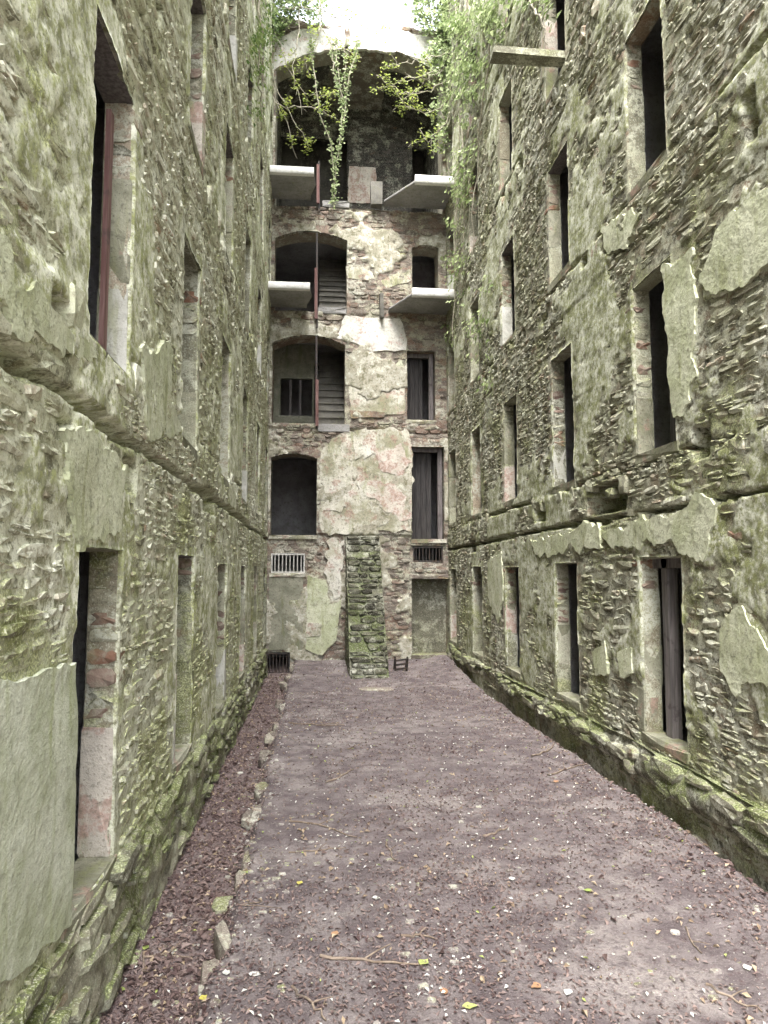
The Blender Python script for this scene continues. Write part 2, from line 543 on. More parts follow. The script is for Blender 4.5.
# ------------------------------------------------------------------ stone templates
def stone_template(seed, chip=0.28, dome=0.12, square=False):
    """unit stone: x,y in -.5...5, depth z in 0..1 (front at 1); 26 verts, 40 tris"""
    r = np.random.default_rng(seed)
    k = 8
    base = np.array([[-.5, -.2], [-.32, -.5], [.3, -.5], [.5, -.22], [.5, .2], [.28, .5], [-.3, .5], [-.5, .24]])
    if square:
        base = np.sign(base) * np.where(np.abs(base) < 0.4, 0.46, 0.5)
    base = base + r.uniform(-0.075, 0.075, base.shape) * (0.3 if square else 1)
    base = np.clip(base, -.5, .5)
    V = []
    for sc, z in ((1.0, 0.0), (1.0, 0.62), (1 - chip * r.uniform(0.6, 1.0), 0.93)):
        ring = base * sc
        zz = np.full(k, z) + (r.uniform(-0.13, 0.1, k) * (0.35 if square else 1) if z > 0.5 else 0.0)
        V.append(np.column_stack([ring, zz]))
    V = np.concatenate(V + [np.array([[r.uniform(-.1, .1), r.uniform(-.1, .1), 0.95 + dome * r.uniform(-0.6, 1)]])])
    f4, f3 = [], []
    for a in (0, 1):
        for j in range(k):
            f4.append([a * k + j, a * k + (j + 1) % k, (a + 1) * k + (j + 1) % k, (a + 1) * k + j])
    for j in range(k):
        f3.append([2 * k + j, 2 * k + (j + 1) % k, 3 * k])
    return V, np.array(f3), np.array(f4)


TPL = [stone_template(100 + i, 0.15 + 0.02 * (i % 5), 0.06) for i in range(14)]
BLK = [stone_template(300 + i, 0.05, 0.03, True) for i in range(6)]
_tmesh = {}


def tmesh(kind, i, mat):
    key = (kind, i, mat.name)
    if key not in _tmesh:
        V, f3, f4 = (TPL if kind == 'stone' else BLK)[i]
        _tmesh[key] = npmesh(kind, V, [f3, f4], mat)
    return _tmesh[key]


class Frame:
    """u along the wall, v up, n out of the wall"""
    def __init__(s, o, eu, ev, en):
        s.o, s.eu, s.ev, s.en = (np.array(a, float) for a in (o, eu, ev, en))

    def w(s, u, v, n):
        u, v, n = np.broadcast_arrays(np.asarray(u, float), np.asarray(v, float), np.asarray(n, float))
        return s.o + u[..., None] * s.eu + v[..., None] * s.ev + n[..., None] * s.en

    def px(s, x, y, n=0.0):
        ax = int(np.argmax(np.abs(s.en)))
        p = on(x, y, ax, s.o[ax] + s.en[ax] * n)
        return float((p - s.o) @ s.eu), float((p - s.o) @ s.ev)

    def mat(s, u, v, n, su, sv, sn, rot=0.0, tilt=0.0):
        c, q = math.cos(rot), math.sin(rot)
        a = (s.eu * c + s.ev * q)
        b = (-s.eu * q + s.ev * c)
        e = s.en + a * tilt
        p = s.w(u, v, n)
        m = np.eye(4)
        m[:3, 0], m[:3, 1], m[:3, 2], m[:3, 3] = a * su, b * sv, e * sn, p
        return Matrix(m.tolist())


LEFT = Frame((XL, 0, 0), (0, 1, 0), (0, 0, 1), (1, 0, 0))
RIGHT = Frame((XR, 0, 0), (0, 1, 0), (0, 0, 1), (-1, 0, 0))
END = Frame((0, YE, 0), (1, 0, 0), (0, 0, 1), (0, -1, 0))


def place_stones(fr, st, parent, mat, nmax=300, name='stone', rest='rubble', depth=0.11):
    """st: array rows (u,v,w,h,face n). the nmax largest in view are objects, the rest one 'stuff' mesh"""
    st = np.asarray(st)
    P = fr.w(st[:, 0], st[:, 1], 0.0)
    x, y, z = proj(P)
    a = fr.w(st[:, 0] + st[:, 2] / 2, st[:, 1], 0)
    b = fr.w(st[:, 0] - st[:, 2] / 2, st[:, 1], 0)
    wpx = np.abs(proj(a)[0] - proj(b)[0])
    hpx = st[:, 3] * FPX / np.maximum(z, 0.2)
    vis = (x > 2) & (x < 766) & (y > 2) & (y < 1022) & (z > 0.5)
    score = np.where(vis, np.minimum(wpx, 3 * hpx) * np.minimum(hpx, 3 * wpx), 0)
    order = np.argsort(-score)
    top = [i for i in order[:nmax] if score[i] > 0]
    r = np.random.default_rng(len(st))
    for i in top:
        u, v, w, h, nf = st[i]
        d = depth * r.uniform(0.9, 1.15)
        o = link(name, tmesh('stone', int(r.integers(14)), mat), parent)
        o.matrix_world = fr.mat(u, v, nf - d, w * 0.97, h * 0.95, d, r.normal(0, 0.035), r.normal(0, 0.025))
    rs = np.array([i for i in order[len(top):]])
    if len(rs) == 0:
        return
    mb_v, mb3, mb4, rn, base = [], [], [], [], 0
    tid = r.integers(0, 14, len(rs))
    for t in range(14):
        q = st[rs[tid == t]]
        if len(q) == 0:
            continue
        V, f3, f4 = TPL[t]
        ang = r.normal(0, 0.035, len(q))
        d = depth * r.uniform(0.9, 1.15, len(q))
        lx = V[None, :, 0] * (q[:, 2] * 0.97)[:, None]
        ly = V[None, :, 1] * (q[:, 3] * 0.95)[:, None]
        c, sn = np.cos(ang)[:, None], np.sin(ang)[:, None]
        til = r.normal(0, 0.025, len(q))[:, None]
        W = fr.w(q[:, 0:1] + lx * c - ly * sn, q[:, 1:2] + lx * sn + ly * c, (q[:, 4] - d)[:, None] + V[None, :, 2] * d[:, None] + til * lx)
        nv = V.shape[0]
        off = base + np.arange(len(q))[:, None, None] * nv
        mb_v.append(W.reshape(-1, 3))
        mb3.append((f3[None] + off).reshape(-1, 3))
        mb4.append((f4[None] + off).reshape(-1, 4))
        rn.append(np.repeat(r.uniform(0, 1, len(q)), nv))
        base += len(q) * nv
    me = npmesh(rest, np.concatenate(mb_v), [np.concatenate(mb3), np.concatenate(mb4)], mat, False, {'rnd': np.concatenate(rn)})
    return tag(link(rest, me, parent), kind='stuff')


def course_layout(u0, u1, v0, v1, seed, hmin=0.05, hmax=0.17, lmin=1.5, lmax=5.0, panel=2.1):
    r = np.random.default_rng(seed)
    out = []
    pu = u0
    while pu < u1:
        pe = min(pu + panel * r.uniform(0.7, 1.3), u1)
        v = v0 + r.uniform(-0.05, 0)
        while v < v1:
            h = hmin + (hmax - hmin) * r.beta(1.6, 2.4)
            u = pu + r.uniform(-0.2, 0)
            while u < pe:
                w = float(np.clip(h * r.uniform(lmin, lmax), 0.09, 0.62))
                hh = h * r.uniform(0.8, 1.08)
                if r.random() < 0.14:          # two thin ones on top of each other
                    out.append((u + w / 2, v + h * 0.25, w * r.uniform(.8, 1), h * 0.48))
                    out.append((u + w / 2, v + h * 0.75, w * r.uniform(.8, 1), h * 0.48))
                else:
                    out.append((u + w / 2, v + hh / 2 + r.normal(0, 0.006), w, hh))
                u += w
            v += h
        pu = pe
    a = np.array(out)
    a[:, 1] += 0.05 * fbm(a[:, 0] * 0.5, a[:, 1] * 0.4, seed)
    return a


def snap(arr, vals):
    arr = np.array(sorted(arr))
    for v in vals:
        i = int(np.argmin(np.abs(arr - v)))
        arr[i] = v
    return np.array(sorted(set(np.round(arr, 5))))


def sheet(name, fr, us, vs, Hf, hole, mat, parent, jit=0.007, seed=0, plasterf=None, skirt=0.09):
    uu, vv = np.meshgrid(us, vs, indexing='ij')
    H = Hf(uu, vv)
    ju = jit * fbm(uu * 11, vv * 11, seed + 50, 3)
    jv = jit * fbm(uu * 11, vv * 11, seed + 60, 3)
    nu, nv = uu.shape
    V = fr.w(uu + ju, vv + jv, H).reshape(-1, 3)
    cu = 0.5 * (us[1:] + us[:-1])
    cv = 0.5 * (vs[1:] + vs[:-1])
    gu, gv = np.meshgrid(cu, cv, indexing='ij')
    solid = ~hole(gu, gv)
    ii, jj = np.nonzero(solid)
    idx = lambda i, j: i * nv + j
    F = np.column_stack([idx(ii, jj), idx(ii + 1, jj), idx(ii + 1, jj + 1), idx(ii, jj + 1)])
    # skirt round the holes
    Vb = fr.w(uu + ju, vv + jv, H - skirt).reshape(-1, 3)
    off = len(V)
    K = []
    d = solid[1:, :] != solid[:-1, :]
    i, j = np.nonzero(d)
    K.append(np.column_stack([idx(i + 1, j), idx(i + 1, j + 1), idx(i + 1, j + 1) + off, idx(i + 1, j) + off]))
    d = solid[:, 1:] != solid[:, :-1]
    i, j = np.nonzero(d)
    K.append(np.column_stack([idx(i, j + 1), idx(i + 1, j + 1), idx(i + 1, j + 1) + off, idx(i, j + 1) + off]))
    F = np.concatenate([F] + K)
    used = np.unique(F)
    re = np.full(2 * off, -1)
    re[used] = np.arange(len(used))
    VV = np.concatenate([V, Vb])[used]
    at = None
    if plasterf is not None:
        p = plasterf(uu, vv).reshape(-1)
        at = {'plaster': np.concatenate([p, p])[used]}
    return link(name, npmesh(name, VV, [re[F]], mat, True, at), parent)


def patch(name, fr, pts, thick, mat, parent, seed=0, px=True, rag=0.02, step=0.06, n0=0.0, ppn=0.0, wav=0.012):
    """a piece of plaster with a ragged edge and real thickness"""
    P = np.array([fr.px(x, y, ppn or thick) for x, y in pts]) if px else np.array(pts, float)
    # resample
    out = []
    for a, b in zip(P, np.roll(P, -1, 0)):
        k = max(2, int(np.linalg.norm(b - a) / (step * 0.6)))
        for t in range(k):
            out.append(a + (b - a) * t / k)
    out = np.array(out)
    out += rag * np.column_stack([fbm(out[:, 0] * 6, out[:, 1] * 6, seed + 1, 4), fbm(out[:, 0] * 6, out[:, 1] * 6, seed + 2, 4)]) * 2
    lo, hi = out.min(0), out.max(0)
    gx = np.arange(lo[0], hi[0], step)
    gy = np.arange(lo[1], hi[1], step)
    G = np.array([(x, y) for x in gx for y in gy])
    # inside test
    inside = np.zeros(len(G), bool)
    for a, b in zip(out, np.roll(out, -1, 0)):
        c = ((a[1] > G[:, 1]) != (b[1] > G[:, 1])) & (G[:, 0] < (b[0] - a[0]) * (G[:, 1] - a[1]) / (b[1] - a[1] + 1e-12) + a[0]) if len(G) else inside
        inside ^= c
    if len(G):
        dmin = np.min(np.linalg.norm(G[:, None] - out[None], axis=2), 1)
        G = G[inside & (dmin > step * 0.4)]
        G = G + np.random.default_rng(seed).uniform(-.25, .25, G.shape) * step
    allp = np.concatenate([out, G]) if len(G) else out
    m = len(out)
    res = delaunay_2d_cdt([Vector(p) for p in allp], [], [list(range(m))], 1, 1e-5)
    Q = np.array([(p.x, p.y) for p in res[0]])
    T = [t for t in res[2] if len(t) == 3]
    n = n0 + thick + wav * fbm(Q[:, 0] * 4, Q[:, 1] * 4, seed + 5, 4)
    V = fr.w(Q[:, 0], Q[:, 1], n)
    B = fr.w(Q[:, 0], Q[:, 1], np.full(len(Q), n0 - 0.03))
    ec = {}
    for t in T:
        for a, b in ((t[0], t[1]), (t[1], t[2]), (t[2], t[0])):
            ec[(min(a, b), max(a, b))] = ec.get((min(a, b), max(a, b)), 0) + 1
    sk = [[a, b, b + len(Q), a + len(Q)] for (a, b), c in ec.items() if c == 1]
    return link(name, npmesh(name, np.concatenate([V, B]), [np.array(T), np.array(sk)], mat, False), parent), P


def in_poly(P, u, v):
    r = np.zeros(np.shape(u), bool)
    for a, b in zip(P, np.roll(P, -1, 0)):
        r ^= ((a[1] > v) != (b[1] > v)) & (u < (b[0] - a[0]) * (v - a[1]) / (b[1] - a[1] + 1e-12) + a[0])
    return r


# ------------------------------------------------------------------ ground
def kerb_x(y):
    return -0.50 + 0.05 * fbm(np.asarray(y) * 0.9, np.asarray(y) * 0 + 3, 5, 3)


def ground_h(x, y):
    h = 0.035 * fbm(x * 0.6, y * 0.6, 2, 4) + 0.022 * fbm(x * 2.6, y * 2.6, 7, 4) + 0.008 * fbm(x * 11, y * 11, 9, 3)
    kx = kerb_x(y) + 0.05 * fbm(x * 4, y * 4, 31, 3)
    inn = sstep(YE + 0.6, YE, y)
    h = h - 0.16 * sstep(kx + 0.09, kx - 0.05, x) * inn * sstep(-40, -4, y)
    ex = XR - 0.09 + 0.06 * fbm(y * 1.3, y * 0 + 8, 6, 3)
    h = h - 0.20 * sstep(ex - 0.03, ex + 0.13, x) * inn
    # rubble banked up in the far right corner and towards the end wall
    h = h + 0.10 * sstep(YE - 3.0, YE, y) * inn * sstep(kx - 0.05, kx + 0.1, x)
    h = h + 0.12 * sstep(1.0, 0.0, np.hypot((x - XR) / 0.7, (y - 14.6) / 2.4)) * inn
    return h


def graded(a, b, fn):
    out = [a]
    while out[-1] < b:
        out.append(out[-1] + fn(out[-1]))
    out[-1] = b
    return out


gx = np.array([-300, -120, -50, -20, -8, -4, -2, -1.6] + list(np.arange(-1.3, 3.25, 0.017)) + [3.5, 4, 6, 10, 20, 50, 120, 300])
gy = np.array([-300, -120, -50, -20, -10, -6, -4, -2, -1, 0, 1] + list(np.arange(1.5, 2.2, 0.05)) + graded(2.2, YE + 0.2, lambda y: 0.0065 * y) + [16, 17, 20, 40, 100, 300])
xx, yy = np.meshgrid(gx, gy, indexing='ij')
zz = ground_h(xx, yy)
nx, ny = xx.shape
I, J = np.meshgrid(np.arange(nx - 1), np.arange(ny - 1), indexing='ij')
F = np.stack([I * ny + J, (I + 1) * ny + J, (I + 1) * ny + J + 1, I * ny + J + 1], -1).reshape(-1, 4)
trn = sstep(kerb_x(yy) + 0.08, kerb_x(yy) - 0.06, xx)
g = link('ground', npmesh('ground', np.stack([xx, yy, zz], -1).reshape(-1, 3), [F], M['ground'], True, {'trench': trn.reshape(-1)}))
tag(g, 'mauve brown earth floor strewn with leaf litter between the walls', kind='structure')

# ------------------------------------------------------------------ side walls
OW = 0.72
FLOORS = [(0.52, 2.06), (3.0, 4.56), (5.5, 7.0), (7.98, 9.5), (10.45, 11.95), (12.9, 14.3)]


def side_wall(fr, side, label, cols, za, groove_t, patches, sockets, seed):
    root = empty('cell_wall', (0, 0, 0), label, 'wall')
    ops = []
    r = np.random.default_rng(seed)
    for ci, cu in enumerate(cols):
        for fi, (a, b) in enumerate(FLOORS):
            a2 = a + (-0.03 if (side == 'L' and fi == 0 and ci == 0) else r.uniform(-0.03, 0.03))
            ops.append((round(cu, 4), round(cu + OW, 4), round(a2, 4), round(b + r.uniform(-0.03, 0.03), 4), ci, fi))
    us = graded(YNEAR, 1.6, lambda y: 0.15) + graded(1.62, YE + 0.25, lambda y: max(0.012, 0.0055 * y))
    us = snap(us, [o[0] for o in ops] + [o[1] for o in ops])
    vs = snap(list(np.arange(-0.5, 10.0, 0.019)) + list(np.arange(10.0, WALLTOP + 0.01, 0.03)), [o[2] for o in ops] + [o[3] for o in ops])
    patch_objs = []
    for nm, pts, th, mt, kw in patches:
        patch_objs.append(patch(nm, fr, pts, th, M[mt], root, seed=seed + len(patch_objs) * 7, **kw)[1])

    def near_open(u, v):
        d = np.full(np.shape(u), 9.0)
        for a, b, c, e, _, _ in ops:
            du = np.maximum(np.maximum(a - u, u - b), 0)
            dv = np.maximum(np.maximum(c - v, v - e), 0)
            d = np.minimum(d, np.hypot(du, dv * 1.6))
        return d

    def rmask(u, v):
        m = fbm(u * 0.55, v * 0.75, seed + 3, 5, 0.6) + 0.5 * sstep(0.2, 0.03, near_open(u, v)) * (-0.5 + 1.15 * vnoise(u * 1.1, v * 0.9, seed + 8))
        m = m - 0.12 * sstep(2.6, 0.6, v)
        if side == 'L':
            m = m + 0.15 * sstep(5.0, 2.5, u)
        m = m + 0.34 * fbm(u * 4, v * 5, seed + 4, 4, 0.7)
        for P in patch_objs:
            m = m + 2.0 * in_poly(P, u, v)
        return sstep(0.06, 0.17, m)

    def band(u, v, z0, th, s):
        w = 0.03 * fbm(u * 0.8, u * 0 + s, seed + s, 3)
        e = 0.02 * fbm(u * 6, v * 5, seed + 20 + s, 3)
        c = np.abs(v - (z0 + w + e)) / (th * (0.95 + 0.8 * fbm(u * 1.7, u * 0 + s, seed + 40 + s, 3)))
        return sstep(0.55, 0.42, c)

    def Hf(u, v):
        mort = -0.006 + 0.010 * fbm(u * 1.1, v * 1.7, seed, 4) + 0.007 * fbm(u * 7, v * 14, seed + 1, 3)
        rm = rmask(u, v)
        pl = 0.006 + 0.008 * fbm(u * 2, v * 2, seed + 6, 4) + 0.004 * fbm(u * 9, v * 12, seed + 7, 3, 0.75)
        h = mort * (1 - rm) + pl * rm
        for k in range(6):
            zA = za + 2.5 * k
            eb = 0.07 * fbm(u * 3, v * 3, seed + 95, 3)
            h = h + 0.008 * sstep(zA - 0.01 + eb, zA + 0.03 + eb, v) * sstep(zA + 0.46 + eb, zA + 0.4 + eb, v)
            gb = 1.0 if k == 0 else sstep(-0.15, 0.2, fbm(u * 0.9, u * 0 + 3 * k, seed + 33 + k, 3))
            h = h - ((0.11 if side == 'L' else 0.12) if k == 0 else 0.07 * gb) * band(u, v, zA, groove_t if k == 0 else 0.06, 1 + k)
            br = sstep(-0.45, -0.1, fbm(u * 1.1, u * 0 + 7 * k, seed + 70 + k, 3))
            h = h - 0.11 * br * band(u, v, zA + 0.44, 0.06, 11 + k)
        for (a, b, c, d, dep) in sockets:
            e = 0.02 * fbm(u * 9, v * 9, seed + 90, 2)
            h = h - dep * sstep(-0.02, 0.012, np.minimum(np.minimum(u - a, b - u), np.minimum(v - c, d - v)) + e)
        h = h + 0.004 * fbm(u * 19, v * 23, seed + 97, 2)
        return h

    def hole(u, v):
        m = np.zeros(np.shape(u), bool)
        for a, b, c, e, _, _ in ops:
            m |= (u > a) & (u < b) & (v > c) & (v < e)
        return m
    sheet('masonry_face', fr, us, vs, Hf, hole, M['core_l' if side == 'L' else 'core'], root, seed=seed, plasterf=rmask)
    # stones where the render has gone
    st = course_layout(1.5, YE, 0.1, WALLTOP, seed + 2, 0.03, 0.115)
    L = course_layout(YNEAR, 1.5, 0.1, 6.0, seed + 9, 0.08, 0.2)
    st = np.concatenate([st, L])
    keep = np.ones(len(st), bool)
    for o in (-0.42, 0, 0.42):
        uu = st[:, 0] + o * st[:, 2]
        for a, b, c, e, _, _ in ops:
            keep &= ~((uu > a - 0.03) & (uu < b + 0.03) & (st[:, 1] + st[:, 3] / 2 > c - 0.02) & (st[:, 1] - st[:, 3] / 2 < e + 0.02))
        for P in patch_objs:
            keep &= ~in_poly(P, uu, st[:, 1])
        for (a, b, c, d, dep) in sockets:
            keep &= ~((uu > a - .02) & (uu < b + .02) & (st[:, 1] + st[:, 3] / 2 > c) & (st[:, 1] - st[:, 3] / 2 < d))
    keep &= st[:, 0] + st[:, 2] / 2 < YE - 0.01
    keep &= rmask(st[:, 0], st[:, 1]) < 0.55
    for k in range(6):
        if k == 0:
            keep &= band(st[:, 0], st[:, 1], za, groove_t + st[:, 3] * 0.6, 1) < 0.3
    st = st[keep]
    mort = -0.006 + 0.010 * fbm(st[:, 0] * 1.1, st[:, 1] * 1.7, seed, 4)
    nf = mort + 0.014 + r.normal(0, 0.004, len(st))
    for k in range(6):
        nf = nf + 0.008 * ((st[:, 1] > za + 2.5 * k) & (st[:, 1] < za + 2.5 * k + 0.43))
    teeth = []
    for k in range(5):
        u = 2.6
        while u < YE - 0.3:
            if r.random() < 0.6:
                teeth.append((u, za + 2.5 * k + r.uniform(0.26, 0.40), r.uniform(0.1, 0.24), r.uniform(0.10, 0.24), r.uniform(0.015, 0.04)))
            u += r.uniform(0.2, 0.55)
    teeth = np.array(teeth)
    tk = np.ones(len(teeth), bool)
    for a, b, c, e, _, _ in ops:
        tk &= ~((teeth[:, 0] > a - .14) & (teeth[:, 0] < b + .14) & (teeth[:, 1] + teeth[:, 3] / 2 > c - 0.03) & (teeth[:, 1] - teeth[:, 3] / 2 < e))
    st, nf = np.concatenate([st, teeth[tk][:, :4]]), np.concatenate([nf, teeth[tk][:, 4]])
    place_stones(fr, np.column_stack([st, nf]), root, M['stone_l' if side == 'L' else 'stone'], 300)
    # openings: jambs of stacked blocks, lintel, sill, and the cell behind
    for a, b, c, e, ci, fi in ops:
        cells = MB()
        rr = np.random.default_rng(seed * 100 + ci * 10 + fi)
        vis = ci > 0 or side == 'L'
        # far jamb, in blocks
        dep = 0.17
        v = c
        pl_top = c + (e - c) * rr.uniform(0.3, 0.7)
        feat = (side, ci, fi) == ('R', 2, 1)
        if feat:
            pl_top = c + 0.4
        while v < e - 0.01:
            low = v < pl_top
            h = rr.uniform(0.35, 0.7) if low else rr.uniform(0.055, 0.13)
            if v + h > e - 0.08:
                h = e - v
            key = 'jamb' if low else ('brick' if rr.random() < 0.14 else ('dark_brick' if rr.random() < 0.3 else 'stone'))
            if low and ((side == 'L' and ci == 0 and fi == 0) or rr.random() < 0.08):
                key = 'jamb_pink'
            elif low and rr.random() < 0.45:
                key = 'stone'
            elif low and v < c + 0.1 and rr.random() < 0.45:
                key = 'jamb_pale'
            if feat and v < c + 0.7:
                key = 'jamb_pale' if low else 'brick'
            o = link('jamb_block', tmesh('block', int(rr.integers(6)), M[key]) if low else tmesh('stone', int(rr.integers(14)), M[key]), root)
            # block faces the opening: local z = -u
            p = fr.w(b + 0.14, v + h / 2, -dep / 2 - 0.004 + rr.normal(0, 0.005))
            m = np.eye(4)
            m[:3, 0], m[:3, 1], m[:3, 2], m[:3, 3] = fr.en * dep, fr.ev * h * 0.985, -fr.eu * (0.158 + rr.normal(0, 0.004)), p
            o.matrix_world = Matrix(m.tolist())
            v += h
        jb = MB()
        jb.add([fr.w(q_, w_, n_) for q_, w_, n_ in ((b - 0.004, c, -0.02), (b - 0.004, e, -0.02), (b - 0.004, e, -dep + .005), (b - 0.004, c, -dep + .005), (b + .2, c, -0.02), (b + .2, e, -0.02), (b + .2, e, -dep + .005), (b + .2, c, -dep + .005))],
               f4=[[0, 1, 2, 3], [0, 4, 5, 1], [3, 2, 6, 7], [4, 7, 6, 5]])
        jb.build('jamb_mortar', M['stone'], root)
        nj = MB()
        pts = [fr.w(q, w, nn) for q, w, nn in ((a - .1, c - .1, -0.03), (a + .015, c - .1, -0.03), (a + .015, e, -0.03), (a - .1, e, -.03))]
        pts2 = [fr.w(q, w, -dep) for q, w in ((a - .1, c - .1), (a + .015, c - .1), (a + .015, e), (a - .1, e))]
        nj.add(pts + pts2, f4=[[0, 1, 2, 3], [4, 7, 6, 5], [0, 4, 5, 1], [1, 5, 6, 2], [2, 6, 7, 3], [3, 7, 4, 0]])
        nj.build('near_jamb', M['dark_brick'], root)
        for nm, z0, z1, key, ov, pr in (('lintel', e - 0.015, e + rr.uniform(0.09, 0.15), 'wood' if rr.random() < 0.4 else 'stone', 0.12, -0.008),
                                        ('sill', c - 0.08, c + 0.012, 'jamb', 0.05, 0.02)):
            o = link(nm, tmesh('block', int(rr.integers(6)), M[key]), root)
            p = fr.w((a + b) / 2, (z0 + z1) / 2, -dep)
            m = np.eye(4)
            m[:3, 0], m[:3, 1], m[:3, 2], m[:3, 3] = fr.eu * (b - a + 2 * ov), fr.ev * (z1 - z0), fr.en * (dep + pr), p
            o.matrix_world = Matrix(m.tolist())
        q = lambda u_, v_, n_: fr.w(u_, v_, n_)
        u0, u1, v0, v1, n0, n1 = a - 0.5, b + 0.6, c - 0.1, e + 0.35, -dep + 0.02, -2.4
        C8 = [q(u0, v0, n0), q(u1, v0, n0), q(u1, v1, n0), q(u0, v1, n0), q(u0, v0, n1), q(u1, v0, n1), q(u1, v1, n1), q(u0, v1, n1)]
        cells.add(C8, f4=[[4, 5, 6, 7], [0, 1, 5, 4], [1, 2, 6, 5], [2, 3, 7, 6], [3, 0, 4, 7]])
        # inner face of the wall round the opening
        R8 = [q(u0, v0, n0), q(u1, v0, n0), q(u1, v1, n0), q(u0, v1, n0), q(a - .1, v0, n0), q(b + .1, v0, n0), q(b + .1, e + .08, n0), q(a - .1, e + .08, n0)]
        cells.add(R8, f4=[[0, 4, 7, 3], [5, 1, 2, 6], [7, 6, 2, 3]])
        cells.build('cell_room', M['cell'], root)
    # solid mass behind and wall top
    top = MB()
    P = [fr.w(u_, v_, n_) for u_, v_, n_ in ((YNEAR, -0.5, -2.6), (YE + 4, -0.5, -2.6), (YE + 4, WALLTOP, -2.6), (YNEAR, WALLTOP, -2.6),
                                             (YNEAR, -0.5, 0), (YE, -0.5, 0), (YE, WALLTOP, 0.0), (YNEAR, WALLTOP, 0.0))]
    top.add(P, f4=[[0, 1, 2, 3], [3, 2, 6, 7], [0, 3, 7, 4]])
    top.build('wall_back', M['core'], root)
    return root, ops


# patches traced on the near faces (pixels on the wall plane)
LP = [
    ('plaster_panel', [(-60, 700), (78, 664), (74, 872), (70, 925), (58, 940), (44, 948), (20, 972), (0, 985), (-60, 1065)], 0.021, 'plaster_smooth', dict(rag=0.022, step=0.045, wav=0.006)),
    ('plaster_patch', [(62, 425), (95, 430), (128, 465), (122, 540), (80, 538), (70, 470)], 0.021, 'plaster_green', dict(rag=0.05, step=0.04, wav=0.01)),
    ('plaster_patch', [(0, 245), (60, 310), (95, 352), (98, 366), (45, 345), (0, 300)], 0.021, 'plaster_green', dict(rag=0.05, step=0.04, wav=0.008)),
    ('plaster_patch', [(142, 352), (172, 345), (170, 395), (182, 430), (150, 440)], 0.021, 'plaster_green', dict(rag=0.05, step=0.04, wav=0.008)),
]
RP = [
    ('plaster_patch', [(600, 536), (640, 522), (672, 512), (700, 498), (717, 506), (712, 540), (704, 566), (690, 562), (672, 540), (655, 546), (648, 534), (632, 552), (612, 546)], 0.021, 'plaster_green', dict(rag=0.045, step=0.035, wav=0.008)),
    ('plaster_patch', [(530, 540), (560, 536), (598, 522), (600, 545), (585, 552), (570, 546), (552, 556), (535, 552)], 0.021, 'plaster_green', dict(rag=0.045, step=0.035, wav=0.008)),
    ('plaster_patch', [(722, 628), (742, 608), (760, 628), (768, 650), (764, 690), (748, 680), (735, 692), (720, 672)], 0.021, 'plaster_green', dict(rag=0.045, step=0.035, wav=0.008)),
    ('plaster_patch', [(487, 560), (500, 552), (503, 590), (498, 622), (488, 600)], 0.021, 'plaster_green', dict(rag=0.05, step=0.04, wav=0.008)),
    ('plaster_patch', [(592, 650), (604, 642), (606, 668), (596, 676)], 0.021, 'plaster_green', dict(rag=0.04, step=0.035, wav=0.008)),
    ('plaster_patch', [(616, 655), (630, 648), (632, 672), (620, 680)], 0.021, 'plaster_green', dict(rag=0.04, step=0.035, wav=0.008)),
    ('plaster_patch', [(700, 270), (730, 210), (768, 185), (768, 262), (735, 290), (702, 300)], 0.021, 'plaster_green', dict(rag=0.045, step=0.035, wav=0.008)),
    ('plaster_patch', [(662, 270), (690, 250), (696, 330), (690, 400), (672, 420)], 0.021, 'plaster_green', dict(rag=0.05, step=0.04, wav=0.008)),
    ('plaster_patch', [(600, 225), (622, 212), (640, 216), (624, 248), (602, 250)], 0.021, 'plaster_green', dict(rag=0.05, step=0.04, wav=0.01)),
]


def pxrect(fr, x0, y0, x1, y1, dep):
    a, b = fr.px(x0, (y0 + y1) / 2), fr.px(x1, (y0 + y1) / 2)
    m = (x0 + x1) / 2
    c, d = fr.px(m, y1), fr.px(m, y0)
    return (min(a[0], b[0]), max(a[0], b[0]), c[1], d[1], dep)


LSOCK = [pxrect(LEFT, 50, 300, 68, 345, 0.35), pxrect(LEFT, 124, 462, 136, 490, 0.15), pxrect(LEFT, 204, 490, 214, 512, 0.2),
         pxrect(LEFT, 60, 420, 72, 436, 0.12)]
RSOCK = [pxrect(RIGHT, 588, 484, 625, 512, 0.45), pxrect(RIGHT, 694, 428, 708, 458, 0.4), pxrect(RIGHT, 745, 92, 756, 140, 0.2),
         pxrect(RIGHT, 536, 505, 545, 520, 0.2), pxrect(RIGHT, 470, 540, 476, 552, 0.15)]
rq = np.random.default_rng(77)
for SK, zA in ((LSOCK, 2.68), (RSOCK, 2.48)):
    for k in range(1, 6):
        u = 2.6 + rq.uniform(0, 1)
        while u < 15.2:
            z = zA + 2.5 * k + rq.uniform(0.16, 0.3)
            SK.append((u, u + rq.uniform(0.09, 0.2), z, z + rq.uniform(0.10, 0.17), rq.uniform(0.1, 0.22)))
            u += rq.uniform(0.5, 1.7)
colsL = [3.22 + 2.29 * k for k in range(6)]
colsR = [5.50 + 2.30 * k for k in range(-1, 5)]
wl, opsL = side_wall(LEFT, 'L', 'mossy rubble cell wall on the left with smooth green plaster panel low down', colsL, 2.68, 0.066, LP, LSOCK, 21)
wr, opsR = side_wall(RIGHT, 'R', 'mossy rubble cell wall on the right with ragged pale plaster strip', colsR, 2.48, 0.06, RP, RSOCK, 57)

